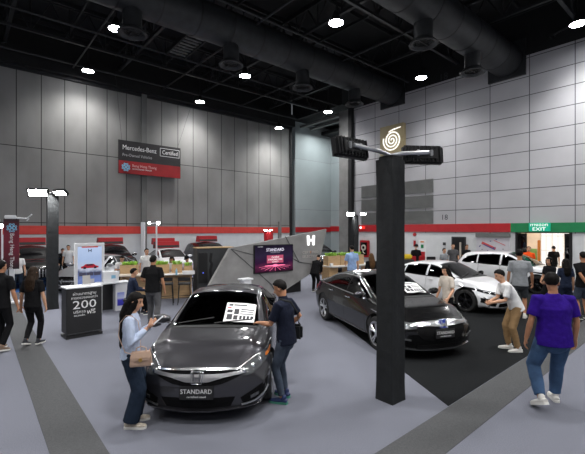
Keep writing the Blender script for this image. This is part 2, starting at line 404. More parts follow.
for i in range(12):
    mb = MB(); n = .8 + i * 2.6; a, b = onR(.5, n), onR(24, n); bar(mb, (a.x, a.y, 12.6), (b.x, b.y, 12.6), .08, .12); mb.build('cross_beam', M['roof_steel'], ce)
# catwalk grating seen between the lamps
mb = MB(); p = at(176, 21.0); q = at(216, 17.5)
dv = (q - p).normalized(); pv = V((-dv.y, dv.x, 0))
for sgn in (-.5, .5): bar(mb, p + pv * sgn + V((0, 0, 11.9)), q + pv * sgn + V((0, 0, 11.9)), .08, .2)
nn = 14
for i in range(nn):
    c = p + (q - p) * (i + .5) / nn; bar(mb, c - pv * .5 + V((0, 0, 11.9)), c + pv * .5 + V((0, 0, 11.9)), .10, .05, 1)
mb.build('catwalk', [M['roof_steel'], M['louver']], ce)
# pipes along the ceiling
for (n, z, r) in ((5.6, 11.2, .05), (11.2, 11.3, .05), (1.0, 11.3, .06)):
    mb = MB(); a, b = onL(30, n), onL(.3, n); mb.cyl((a.x, a.y, z), (b.x, b.y, z), r, 0, 8); mb.build('pipe', M['steel_edge'], ce)
for t in (5.5, 11, 16.):
    mb = MB(); a, b = onR(.5, t), onR(24, t); mb.cyl((a.x, a.y, 11.3), (b.x, b.y, 11.3), .045, 0, 8); mb.build('pipe', M['steel_edge'], ce)
# air ducts
def duct(px_end, py_end, length, r, drops, label):
    t = tR(px_end); e = onR(t, .05); zc = zz(py_end, e.y)
    root = empty('air_duct', (e.x, e.y, 0), rotx(-D1), label, 'duct', 'ventilation ducts under the ceiling')
    mb = MB()
    for i in range(int(length / 1.5) + 1):             # local X runs into the room
        x = i * 1.5; mb.tube([(x, 0, zc), (x + 1.47, 0, zc)], r, 0, 28); mb.tube([(x + 1.44, 0, zc), (x + 1.50, 0, zc)], r * 1.015, 1, 28)
    mb.build('duct_pipe', [M['duct'], M['duct_dark']], root, True)
    mb = MB(); mb.box((.0, 0, zc), (.16, r * 2.35, r * 2.35)); mb.build('wall_flange', M['duct'], root)
    for (d, top) in drops:
        mb = MB(); mb.cyl((d, 0, zc - r * .6), (d, 0, zc - r - .60), .34, 0, 20); mb.build('drop', M['duct'], root, True)
        mb = MB(); mb.lathe([(.30, 0), (.34, .02), (.52, -.16), (.52, -.20), (.46, -.20), (.30, -.05)], (d, 0, zc - r - .57), 0, 28)
        for q in range(3): mb.lathe([(.12 + q * .1, 0), (.15 + q * .1, -.03), (.12 + q * .1, -.05)], (d, 0, zc - r - .65), 1, 20)
        mb.box((d, 0, zc - r - .69), (.9, .03, .03), 1); mb.box((d, 0, zc - r - .69), (.03, .9, .03), 1)
        mb.build('diffuser', [M['duct'], M['duct_dark']], root, True)
duct(393, 93, 24, .74, [(3.64, 0), (7.6, 0), (11.75, 0), (15.9, 0)], 'long dark round ventilation duct ending beside the gold spiral sign')
duct(507, 62, 20, .74, [(3.67, 0), (7.63, 0)], 'dark round ventilation duct ending high above the exit side wall')
# big numbers and fittings on the right wall
def wallR(t, z, n=.0): p = onR(t, n); return V((p.x, p.y, z))
for (px, py, lab) in ((443.5, 77, 'small dark number 18 high on the wall beside the ceiling lamp'), (444.5, 217.5, 'small dark number 18 just above the red stripe')):
    t = tR(px); Y = onR(t).y
    tag(writing('wall_number', '18', .55 if py < 100 else .42, wallR(t, zz(py, Y), .008), D2, (0, 0, 1), M['letter_dark']), lab, 'number')
# lobby behind the exit
LB = 7.
wall_obj('wall_lobby', C0, D2, [(ex0 - 5, ex1 + 4, 0, 4.5, LB, LB + .2, 0), (ex0 - 5.2, ex0 - 5, 0, 4.5, .4, LB + .2, 0), (ex1 + 4, ex1 + 4.2, 0, 4.5, .4, LB + .2, 0), (ex0 - 5.2, ex1 + 4.2, 4.3, 4.5, .4, LB + .2, 1)], [mat('lobby_cream', (.75, .62, .5), .6, var=.1, scale=2), M['white']])
slab('floor_lobby', [onR(ex0 - 5, -.1), onR(ex1 + 4, -.1), onR(ex1 + 4, -LB), onR(ex0 - 5, -LB)], 0, .01, mat('lobby_tile', (.7, .66, .6), .25))
# bright window wall at the lobby's end
for k in range(3):
    x0 = 15.95 + k * .62
    o = wall_obj('window_%d' % (k + 1), C0, D2, [(x0, x0 + .58, .3, 2.9, LB - .06, LB - .02, 0)], [emis('daylit_pane_%d' % k, (1., .95, .9), 1.1)])
    mb = MB()
    for q in range(3): mb.box((x0 + .27 * q + .02, LB - .08, 1.6), (.03, .05, 2.7))
    for z in (.3, 1.2, 2.1, 2.9): mb.box((x0 + .29, LB - .08, z), (.60, .05, .04))
    w = mb.build('window_frame', M['white']); w.parent = o
wall_obj('trim_16', C0, D2, [(ex0 + .0, ex0 + .10, 0, EXH, -.03, .42, 0), (ex1 - .12, ex1, 0, EXH, -.03, .42, 0), (ex0, ex1, EXH, EXH + .06, -.03, .42, 0)], [M['black_metal']])
# open glass door leaves folded back beside the opening
for k, (x0, x1) in enumerate(((ex0 + .1, ex0 + .42), (ex1 - .36, ex1 - .12))):
    mb = MB()
    for x in (x0 + .025, x1 - .025): mb.box((x, .25, EXH / 2), (.05, .06, EXH - .04))
    for z in (.08, EXH - .08): mb.box(((x0 + x1) / 2, .25, z), (x1 - x0, .06, .12))
    o = mb.build('door_%d' % (k + 1), M['black_metal']); o.location = C0; o.rotation_euler = (0, 0, rotx(D2)); o['kind'] = 'structure'
    mb = MB(); mb.box(((x0 + x1) / 2, .25, EXH / 2), (x1 - x0 - .08, .012, EXH - .2)); g = mb.build('door_glass', M['glass_dark'], o)
# grey service door
d0, d1 = tR(453.), tR(465.)
mb = MB(); mb.box(((d0 + d1) / 2, -.03, 1.05), (d1 - d0 + .12, .06, 2.1), 0); o = mb.build('door_3', M['dark_grey']); o.location = C0; o.rotation_euler = (0, 0, rotx(D2)); o['kind'] = 'structure'
mb = MB(); mb.box(((d0 + d1) / 2, -.07, 1.03), (d1 - d0 - .04, .03, 2.02), 0); mb.build('door_leaf', M['black_metal'], o)
mb = MB(); mb.box(((d0 + d1) / 2 + .12, -.09, 1.35), (.1, .02, .9), 0); mb.build('door_vision_panel', M['shirt_beige'], o)
# EXIT sign
e0, e1 = tR(530), tR(551.2)
ro = empty('exit_sign', C0, rotx(D2), 'lit green exit sign in Thai and English over the lobby door', 'sign')
mb = MB(); mb.box(((e0 + e1) / 2, -.12, 2.60), (e1 - e0, .14, .40), bev=.02); mb.build('sign_box', M['exit_light'], ro)
wm = mat('exit_letters', (.9, .95, .9), .5, emit=.8)
writing('lettering', 'ทางออก', .19, ((e0 + e1) / 2, -.195, 2.70), (1, 0, 0), (0, 0, 1), wm, ro, ext=.004, sx=1.2)
writing('lettering', 'EXIT', .22, ((e0 + e1) / 2, -.195, 2.50), (1, 0, 0), (0, 0, 1), wm, ro, ext=.006, sx=1.25)
# fire hose cabinet
f0, f1 = tR(361.6), tR(369.9)
ro = empty('fire_hose_cabinet', C0, rotx(D2), 'red fire hose cabinet with glass front on the right wall', 'cabinet')
mb = MB(); mb.box(((f0 + f1) / 2, -.1, 1.22), (f1 - f0, .2, 1.12), bev=.02); mb.build('cabinet_box', M['red_plain'], ro)
mb = MB(); mb.box(((f0 + f1) / 2, -.205, 1.22), (f1 - f0 - .18, .02, .86)); mb.build('glass_front', M['gloss_black'], ro)
mb = MB(); mb.lathe([(.10, -.03), (.2, -.03), (.2, .03), (.10, .03)], ((f0 + f1) / 2, -.225, 1.3), 0, 20, Matrix.Rotation(PI / 2, 3, 'X')); mb.tube([((f0 + f1) / 2 - .1, -.225, 1.12), ((f0 + f1) / 2, -.225, .95), ((f0 + f1) / 2 + .12, -.225, .9)], .03, 0, 8); mb.build('hose_reel', M['shirt_beige'], ro, True)
# alarm lamp, notice, round sign
t = tR(363.2); o = MB().box((t, -.09, 2.63), (.34, .1, .18), bev=.02).build('alarm_lamp', mat('alarm_red', (.8, .03, .02), .4, emit=1.2)); o.location = C0; o.rotation_euler = (0, 0, rotx(D2)); tag(o, 'small lit red alarm lamp on the red stripe above the fire cabinet', 'lamp')
MB().box((t - .1, -.15, 2.63), (.12, .04, .12)).build('lamp_cover', mat('alarm_white', (1, 1, 1), .4, emit=2.), o)
t = tR(414.6); mb = MB(); mb.lathe([(0, -.04), (.1, -.04), (.12, 0), (0, 0)], (t, -.001, zz(234.5, onR(t).y)), 0, 20, Matrix.Rotation(-PI / 2, 3, 'X')); o = mb.build('alarm_bell', M['red_plain'], None, True); o.location = C0; o.rotation_euler = (0, 0, rotx(D2)); tag(o, 'small round dark red alarm bell below the red stripe', 'alarm')
t = tR(414.8); o = MB().box((t, -.02, zz(243.5, onR(t).y)), (.14, .04, .36)).build('call_point', M['red_plain']); o.location = C0; o.rotation_euler = (0, 0, rotx(D2)); tag(o, 'small red call point plate on wall under the alarm bell', 'sign')
t = tR(444.5); o = MB().box((t, -.02, zz(243.8, onR(t).y)), (.16, .04, .16)).build('wall_switch_box', M['dark_grey']); o.location = C0; o.rotation_euler = (0, 0, rotx(D2)); tag(o, 'small grey switch box on the wall left of the service door', 'switch box')
# printed plan board
p0, p1 = tR(477), tR(510)
ro = empty('plan_board', C0, rotx(D2), 'white printed plan board with red and blue bars beside the exit', 'board')
mb = MB(); mb.box(((p0 + p1) / 2, -.04, 1.5), (p1 - p0, .05, 1.2)); mb.build('board_panel', mat('board_white', (.62, .61, .66), .5, var=.06, scale=4), ro)
mb = MB(); mb.box(((p0 + p1) / 2, -.06, 2.2), (p1 - p0 + .05, .12, .2)); mb.build('board_header', M['louver'], ro)  # grey box standing for the shadowed recess above the board, shade as colour
R_ = Matrix.Rotation(.42, 3, 'Y'); MK = [mat('mark_red', (.6, .08, .08), .5), mat('mark_navy', (.06, .07, .25), .5), mat('mark_grey', (.25, .25, .3), .5)]
def mk(c, d, m, R=None): MB().box(c, d, 0, R).build('printed_bar', MK[m], ro)
mk((p0 + .62, -.072, 1.66), (.75, .01, .13), 0, R_); mk((p0 + .65, -.075, 1.60), (.62, .01, .05), 1, R_); mk((p0 + 1.15, -.072, 1.82), (.6, .01, .03), 0, R_)
for i in range(12): mk((p0 + .12 + random.random() * 1.4, -.072, 1.3 + random.random() * .72), (.07, .01, .05), 1 + i % 2)
# roll-up banner at the wall
ro = empty('roll_up_banner', wallR(tR(430.8), 0, .9), rotx(D2), 'narrow white roll-up banner with red text block by the right wall', 'banner')
mb = MB(); mb.box((0, 0, .98), (.46, .015, 1.85)); mb.build('banner_sheet', M['white_paper'], ro)
mb = MB(); mb.box((0, 0, .04), (.5, .18, .08), bev=.02); mb.build('banner_base', M['silver'], ro)
for z_, w_, h_, m_ in ((1.0, .34, .5, 'red_plain'), (1.55, .16, .2, 'green_stripe'), (1.8, .22, .07, 'orange')): MB().box((0, -.012, z_), (w_, .01, h_)).build('printed_block', M[m_], ro)
# gold spiral sign
g0, g1 = tR(382.6), tR(406.); gz0, gz1 = 7.18, 9.0; gc = (g0 + g1) / 2; gs = gc + .06; gm = (gz0 + gz1) / 2
ro = empty('spiral_sign', C0, rotx(D2), 'square gold sign with a white lit spiral high on the wall', 'sign')
mb = MB(); mb.box((gc, -.14, gm), (g1 - g0, .28, gz1 - gz0), bev=.02); mb.build('sign_box', M['gold'], ro)
mb = MB(); pts = []
for i in range(90):
    a = i / 89 * 2 * PI * 3.05; r = .05 + .60 * (i / 89)
    pts.append((gs - r * math.cos(a) * 1.0, -.30, gm - .05 - r * math.sin(a) * -1.0))
a = pts[-1]; pts = pts + [(gc + .25 * k + .05, -.30, a[2] if False else gm + .56 + .05 * k) for k in (1, 2)] if False else pts
mb.tube(pts, .045, 0, 8); mb.tube([(gs - .25, -.30, gm + .50), (gs + .1, -.30, gm + .60), (gs + .62, -.30, gm + .66)], [.03, .045, .03], 0, 8)
mb.build('spiral_tube', M['spiral_light'], ro, True)
# big hanging banner on the left wall
b0, b1 = sL(116.4), sL(178.); Yb = onL(b0).y; Ye = onL(b1).y
ro = empty('hanging_banner', onL(b0, .35), rotx(D1), 'large black and red dealer banner hung high on the panelled wall', 'banner')
bw = b0 - b1; bz1 = zz(140.5, Yb); bz0 = zz(173.8, Yb); bh = bz1 - bz0
sc_ = V((1, 0, 0))
mb = MB(); mb.box((bw / 2, 0, (bz0 + bz1) / 2), (bw, .06, bh)); mb.build('banner_sheet', mat('banner_black', (.022, .020, .022), .6, var=.2, scale=2), ro)
mb = MB(); mb.box((bw / 2, -.035, bz0 + bh * .20), (bw - .02, .02, bh * .38)); mb.build('red_band', mat('banner_red', srgb(150, 24, 30), .6, var=.35, scale=.9), ro)
writing('lettering', 'Mercedes-Benz', .40, (.22, -.035, bz1 - .42), (1, 0, 0), (0, 0, 1), M['letter_white'], ro, 'LEFT', .004, .82)
writing('lettering', 'Certified', .36, (2.62, -.035, bz1 - .42), (1, 0, 0), (0, 0, 1), M['letter_white'], ro, 'LEFT', .004, .80)
mb = MB()
for (x0, x1, z) in ((2.5, 3.75, bz1 - .17), (2.5, 3.75, bz1 - .66)): mb.box(((x0 + x1) / 2, -.035, z), (x1 - x0, .012, .025))
for x in (2.5, 3.75): mb.box((x, -.035, bz1 - .415), (.025, .012, .5))
mb.build('word_frame', M['letter_white'], ro)
writing('lettering', 'Pre-Owned Vehicles', .25, (.22, -.035, bz1 - .86), (1, 0, 0), (0, 0, 1), mat('letter_dim', (.45, .45, .46), .6), ro, 'LEFT', .004, .85)
writing('lettering', 'Beng Heng Thong', .24, (.78, -.05, bz0 + bh * .26), (1, 0, 0), (0, 0, 1), mat('letter_pink', (.75, .45, .45), .6), ro, 'LEFT', .004, .85)
writing('lettering', 'AUTHORISED DEALER', .11, (.78, -.05, bz0 + bh * .16), (1, 0, 0), (0, 0, 1), M['letters_pink'] if 'letters_pink' in M else M['letter_white'], ro, 'LEFT', .004, 1.1)
def knot(c, r, ya, xa, na, name, parent, w=.024):
    """the banner's knot emblem: four rounded loops crossing"""
    mb = MB(); c = V(c); xa, ya, na = V(xa), V(ya), V(na)
    for k in range(2):
        for sg in (-1, 1):
            ang = PI / 4 + k * PI / 2; u = xa * math.cos(ang) + ya * math.sin(ang); w2 = xa * -math.sin(ang) + ya * math.cos(ang); pts = []
            for i in range(17):
                t = 2 * PI * i / 16; pts.append(c + w2 * (sg * r * .28) + u * (r * .85 * math.cos(t)) + w2 * (r * .24 * math.sin(t)) + na * .01)
            mb.tube(pts, w, 0, 6)
    return mb.build(name, M['letter_blue'], parent, True)
knot((.42, -.05, bz0 + bh * .20), .27, (0, 0, 1), (1, 0, 0), (0, -1, 0), 'emblem', ro)
mb = MB()
for x in (.2, bw - .2): mb.cyl((x, 0, bz1), (x + (1.0 if x > 1 else -.5), -.5, 11.4), .008, 0, 5)
mb.build('hanging_wire', M['steel_edge'], ro)
# ------------------------------------------------------------------ cars
def pchip(tab):
    """smooth monotone curve through (x, value) pairs"""
    xs = np.array([p[0] for p in tab], float); ys = np.array([p[1] for p in tab], float)
    h = np.diff(xs); d = np.diff(ys) / h; m = np.zeros_like(xs)
    for i in range(1, len(xs) - 1):
        if d[i - 1] * d[i] > 0:
            w1 = 2 * h[i] + h[i - 1]; w2 = h[i] + 2 * h[i - 1]; m[i] = (w1 + w2) / (w1 / d[i - 1] + w2 / d[i])
    m[0] = d[0]; m[-1] = d[-1]
    def f(x):
        x = min(max(x, xs[0]), xs[-1]); i = min(int(np.searchsorted(xs, x, 'right')) - 1, len(h) - 1); i = max(i, 0)
        t = (x - xs[i]) / h[i]; t2 = t * t; t3 = t2 * t
        return float((2 * t3 - 3 * t2 + 1) * ys[i] + (t3 - 2 * t2 + t) * h[i] * m[i] + (-2 * t3 + 3 * t2) * ys[i + 1] + (t3 - t2) * h[i] * m[i + 1])
    return f
def lin(tab):
    xs = [p[0] for p in tab]; ys = [p[1] for p in tab]
    return lambda x: float(np.interp(x, xs, ys))
def rev(tab): return tab
SEDAN = dict(
    L=4.63, W=1.80, fa=1.41, ra=-1.29, R=.325,
    ztc=[(-2.315, .80), (-2.26, 1.0), (-2.1, 1.065), (-1.75, 1.10), (-1.0, 1.335), (-.5, 1.405), (-.1, 1.416), (.25, 1.385), (.6, 1.24), (1.15, .985), (1.3, .955), (1.8, .875), (2.1, .79), (2.24, .735), (2.315, .69)],
    zte=[(-2.315, .78), (-2.26, .97), (-2.1, 1.03), (-1.75, 1.06), (-1.0, 1.27), (-.5, 1.335), (-.1, 1.35), (.25, 1.315), (.6, 1.185), (1.15, .968), (1.3, .948), (1.8, .872), (2.1, .787), (2.24, .73), (2.315, .68)],
    zbelt=[(-2.315, .74), (-2.1, .93), (-1.7, .985), (-1.0, .965), (0, .935), (1.0, .905), (1.3, .875), (1.8, .80), (2.1, .73), (2.315, .62)],
    hb=[(-2.315, .62), (-2.0, .75), (-1.5, .80), (0, .825), (1, .81), (1.5, .79), (2.0, .74), (2.315, .66)],
    hm=[(-2.315, .74), (-1.9, .865), (-1.3, .90), (0, .893), (1.4, .90), (1.9, .875), (2.315, .82)],
    ht=[(-2.315, .5), (-1.8, .58), (-1.0, .56), (0, .585), (.35, .60), (1.1, .67), (1.3, .635), (2.0, .50), (2.315, .46)],
    zb=[(-2.315, .30), (-1.9, .20), (0, .18), (1.9, .18), (2.315, .19)],
    dlo_lo=[(-1.5, 1.0), (-1.0, .99), (0, .965), (1.0, .945)],
    dlo_up=[(-1.52, 1.01), (-1.3, 1.10), (-.95, 1.235), (-.5, 1.305), (0, 1.315), (.3, 1.27), (.62, 1.13), (1.0, .955)],
    wins=[(-1.47, -1.02), (-.96, -.08), (.0, .98)], ws=(.30, 1.13), rw=(-1.72, -1.0), hood=1.2, wsw=(.56, .66), rww=(.54, .50))
SUV = dict(
    L=4.45, W=1.80, fa=1.32, ra=-1.30, R=.345,
    ztc=[(-2.225, .95), (-2.18, 1.12), (-1.95, 1.40), (-1.75, 1.49), (-1.2, 1.555), (-.4, 1.585), (.1, 1.56), (.5, 1.42), (1.1, 1.08), (1.25, 1.05), (1.75, .98), (2.05, .90), (2.16, .84), (2.225, .78)],
    zte=[(-2.225, .92), (-2.18, 1.08), (-1.95, 1.34), (-1.75, 1.42), (-1.2, 1.49), (-.4, 1.515), (.1, 1.49), (.5, 1.35), (1.1, 1.05), (1.25, 1.02), (1.75, .95), (2.05, .875), (2.16, .82), (2.225, .76)],
    zbelt=[(-2.225, .86), (-2.0, 1.05), (-1.5, 1.06), (-1.0, 1.04), (0, 1.01), (1.0, .985), (1.3, .96), (1.8, .90), (2.05, .83), (2.225, .72)],
    hb=[(-2.225, .66), (-2.0, .76), (-1.5, .81), (0, .83), (1, .81), (1.5, .79), (2.0, .75), (2.225, .67)],
    hm=[(-2.225, .78), (-1.9, .87), (-1.3, .90), (0, .893), (1.4, .90), (1.9, .88), (2.225, .82)],
    ht=[(-2.225, .55), (-1.8, .58), (-1.0, .60), (0, .61), (.35, .62), (1.1, .68), (1.3, .62), (2.0, .56), (2.225, .50)],
    zb=[(-2.225, .34), (-1.8, .25), (0, .23), (1.8, .23), (2.225, .24)],
    dlo_lo=[(-1.75, 1.10), (-1.0, 1.07), (0, 1.04), (1.0, 1.015)],
    dlo_up=[(-1.76, 1.12), (-1.5, 1.33), (-1.1, 1.43), (-.4, 1.475), (0, 1.465), (.3, 1.39), (.6, 1.24), (1.0, 1.03)],
    wins=[(-1.70, -1.05), (-.99, -.10), (-.02, .96)], ws=(.16, 1.08), rw=(-2.12, -1.82), hood=1.2, wsw=(.57, .67), rww=(.56, .56))
def scaled(spec, L, W, hs, wb=None):
    k = L / spec['L']; w = W / spec['W']; s = dict(spec); s['L'] = L; s['W'] = W
    for key in ('ztc', 'zte', 'zbelt', 'zb', 'dlo_lo', 'dlo_up'): s[key] = [(x * k, z * hs) for x, z in spec[key]]
    for key in ('hb', 'hm', 'ht'): s[key] = [(x * k, y * w) for x, y in spec[key]]
    for key in ('fa', 'ra', 'hood'): s[key] = spec[key] * k
    s['wins'] = [(a * k, b * k) for a, b in spec['wins']]; s['ws'] = tuple(a * k for a in spec['ws']); s['rw'] = tuple(a * k for a in spec['rw'])
    s['wsw'] = tuple(a * w for a in spec['wsw']); s['rww'] = tuple(a * w for a in spec['rww'])
    if wb: mid = (s['fa'] + s['ra']) / 2; s['fa'] = mid + wb / 2; s['ra'] = mid - wb / 2
    return s
def resample(pts, n):
    pts = np.array(pts, float)
    d = np.r_[0, np.cumsum(np.linalg.norm(np.diff(pts, axis=0), axis=1))]; t = np.linspace(0, d[-1], n)
    return np.stack([np.interp(t, d, pts[:, k]) for k in range(pts.shape[1])], 1)
class Car:
    def __init__(s, spec, det=2, plan=.36, nose=None):
        s.sp = spec; s.det = det; L = spec['L']; s.L = L
        fn = {k: pchip(spec[k]) for k in ('ztc', 'zte', 'zbelt', 'hb', 'hm', 'ht', 'zb')}
        s.fn = fn; nst = {3: 120, 2: 90, 1: 54}[det]; ns = [4, 3, 4, 4, 6, 9, 6, 7] if det > 1 else [2, 2, 2, 2, 3, 4, 3, 4]
        s.nose = lin(nose or [(.15, .09), (.25, .05), (.36, .015), (.5, 0), (.58, .01), (.66, .05), (.72, .10), (.8, .17), (.9, .25), (1.2, .3)])
        s.tail = lin([(.2, .10), (.4, .02), (.6, 0), (.8, .03), (1.0, .10), (1.2, .18), (1.6, .25)]); s.plan = plan
        ts = np.linspace(-1, 1, nst); xs = list(np.sign(ts) * (1 - (1 - np.abs(ts)) ** 1.25) * L / 2)
        rings = []
        for x in xs:
            rings.append(s.section(x, ns))
        n = len(rings[0]); vs = []; fs = []
        def emit(ring, x, k, zc=.5):
            for (y, z) in ring:
                yy = y * k; zq = zc + (z - zc) * k
                e = 1 - min(1., (L / 2 - abs(x)) / .75); e = max(0., e); w = e * e * (3 - 2 * e)
                hmx = s.W2
                r = min(1.15, abs(yy) / hmx)
                if x > 0: xo = x - w * (s.plan * r ** 2.4 + s.nose(zq) * 1.)
                else: xo = x + w * (.24 * r ** 2.6 + s.tail(zq))
                vs.append((xo, yy, zq))
        s.W2 = spec['W'] / 2
        for k in (.0, .3, .6, .85, .955): emit(rings[0], xs[0], max(k, .001))
        for i, x in enumerate(xs):
            k = 1.
            if i == 0 or i == nst - 1: k = .985
            emit(rings[i], x, k)
        for k in (.955, .85, .6, .3, .0): emit(rings[-1], xs[-1], max(k, .001))
        R = nst + 10
        for i in range(R - 1):
            for j in range(n):
                q = (j + 1) % n; fs.append((i * n + j, i * n + q, (i + 1) * n + q, (i + 1) * n + j))
        s.vs, s.fs = vs, fs
        s.bvh = BVHTree.FromPolygons([V(v) for v in vs], fs)
    def section(s, x, ns):
        f = s.fn; zb, zbe, hb, hm, ht = f['zb'](x), f['zbelt'](x), f['hb'](x), f['hm'](x), f['ht'](x); zte, ztc = f['zte'](x), f['ztc'](x)
        hs = hm * .955
        zm = zb + (zbe - zb) * .62
        key = [(0, zb), (hs * .9, zb), (hs, zb + .07), (hm * .992, zb + (zm - zb) * .55), (hm, zm), (hb, zbe), ]
        dz = zte - zbe
        key += [(hb + (ht - hb) * .52 + .02 * min(1, max(0, dz) / .3), zbe + dz * .55), (ht, zte), (ht * .62, zte + (ztc - zte) * .72), (0, ztc)]
        P = [np.array(k, float) for k in key]; out = []
        segs = ns + [ns[-1]]
        for i in range(len(P) - 1):
            p0 = P[i - 1] if i > 0 else np.array((-P[1][0], P[1][1])); p3 = P[i + 2] if i + 2 < len(P) else np.array((-P[i][0], P[i][1]))
            p1, p2 = P[i], P[i + 1]; n = segs[min(i, len(segs) - 1)]
            tk = .0 if i in (0, 1) else .55
            m1 = (p2 - p0) * .5 * tk; m2 = (p3 - p1) * .5 * tk
            l = np.linalg.norm(p2 - p1)
            for m_ in (m1, m2):
                q = np.linalg.norm(m_)
                if q > l * .8: m_ *= l * .8 / q
            for k in range(n):
                t = k / n; t2, t3 = t * t, t ** 3
                if tk == 0: out.append(p1 + (p2 - p1) * t)
                else: out.append((2 * t3 - 3 * t2 + 1) * p1 + (t3 - 2 * t2 + t) * m1 + (-2 * t3 + 3 * t2) * p2 + (t3 - t2) * m2)
        out.append(P[-1])
        half = [(float(p[0]), float(p[1])) for p in out]
        return half + [(-y, z) for y, z in half[-2:0:-1]]
    def hit(s, mode, a, b, sg=1):
        if mode == 'front': o, d = V((6, a, b)), V((-1, 0, 0))
        elif mode == 'rear': o, d = V((-6, a, b)), V((1, 0, 0))
        elif mode == 'side': o, d = V((a, 4 * sg, b)), V((0, -sg, 0))
        else: o, d = V((a, b, 4)), V((0, 0, -1))
        p, nrm, i, dist = s.bvh.ray_cast(o, d)
        if p is None:
            p, nrm, i, dist = s.bvh.find_nearest(o + d * (4 if mode != 'front' and mode != 'rear' else 3.8))
        if nrm.dot(d) > 0: nrm = -nrm
        return p, nrm
    def patch(s, mb, mode, lower, upper, n=14, mrows=5, off=.006, th=.012, m=0, sg=1):
        A = resample(lower, n); B = resample(upper, n); top = []; bot = []
        for r in range(mrows):
            t = r / (mrows - 1)
            for k in range(n):
                a, b = A[k] * (1 - t) + B[k] * t; p, nr = s.hit(mode, a, b, sg); top.append(p + nr * off); bot.append(p - nr * th)
        fs = []; N = n * mrows
        for r in range(mrows - 1):
            for k in range(n - 1):
                i = r * n + k; q = (i, i + 1, i + n + 1, i + n); fs.append(q); fs.append(tuple(x + N for x in reversed(q)))
        for k in range(n - 1):
            fs.append((k + 1, k, k + N, k + 1 + N)); i = (mrows - 1) * n + k; fs.append((i, i + 1, i + 1 + N, i + N))
        for r in range(mrows - 1):
            i = r * n; fs.append((i, i + n, i + n + N, i + N)); i = r * n + n - 1; fs.append((i + n, i, i + N, i + n + N))
        mb.add(top + bot, fs, m)
def strip(pts, w):  # a thin ribbon between two lines: lower and upper
    return [(a, b - w / 2) for a, b in pts], [(a, b + w / 2) for a, b in pts]
def h_emblem(mb, c, xa, ya, na, w, m=0, frame=True, th=.02):
    """the upright letter emblem: two flared posts joined by a bar, in a rounded frame"""
    c, xa, ya, na = V(c), V(xa), V(ya), V(na); h = w * .80
    def pr(pts): mb.prism([c + xa * (x * w) + ya * (y * h) - na * th * .2 for x, y in pts], na * th, m)
    pr([(-.40, .5), (-.24, .5), (-.19, .08), (-.19, -.08), (-.22, -.5), (-.34, -.5)])
    pr([(.40, .5), (.24, .5), (.19, .08), (.19, -.08), (.22, -.5), (.34, -.5)])
    pr([(-.20, .10), (.20, .10), (.20, -.08), (-.20, -.08)])
    if frame:
        q = [(-.56, .56), (-.50, .66), (.50, .66), (.56, .56), (.47, -.58), (.40, -.66), (-.40, -.66), (-.47, -.58)]
        pp = [c + xa * (x * w) + ya * (y * h) for x, y in q]; mb.tube(pp + [pp[0]], w * .035, m, 6)
def wheel(parent, x, y, R, sg, rim='silver', det=2, spokes=5):
    mb = MB(); w = .21; n = 36 if det > 1 else 20
    Rt = Matrix.Rotation(PI / 2, 3, 'X')
    prof = [(R * .70, -w / 2), (R * .93, -w / 2), (R, -w / 2 + .03), (R, w / 2 - .03), (R * .93, w / 2), (R * .70, w / 2), (R * .68, 0), (R * .70, -w / 2)]
    mb.lathe(prof, (x, y, R), 0, n, Rt); t = mb.build('wheel', [M['rubber']], parent, True)
    mb = MB(); o = y + sg * w * .5
    mb.lathe([(R * .72, 0), (R * .72, -.16), (R * .2, -.16), (R * .01, -.16)], (0, 0, 0), 1, n)
    mb.lathe([(R * .66, -.01), (R * .73, .005), (R * .70, -.03), (R * .63, -.03)], (0, 0, 0), 0, n)
    for k in range(spokes):
        for dlt in (-.13, .13):
            a = 2 * PI * k / spokes + .3; a2 = a + dlt * 1.35
            p = V((math.cos(a) * R * .13, math.sin(a) * R * .13, -.02)); q = V((math.cos(a2) * R * .69, math.sin(a2) * R * .69, -.01))
            mb.tube([p, q], [(R * .055, .012), (R * .06, .012)], 0, 6, lat=(-math.sin(a), math.cos(a), 0))
    mb.lathe([(.001, -.005), (R * .16, -.01), (R * .2, -.03)], (0, 0, 0), 0, 16)
    Rm = Matrix.Rotation(-PI / 2 * sg, 3, 'X')
    mb.v = [tuple(Rm @ V(v) + V((x, o, R))) for v in mb.v]
    mb.build('rim', [M[rim], M['gloss_black']], t, True)
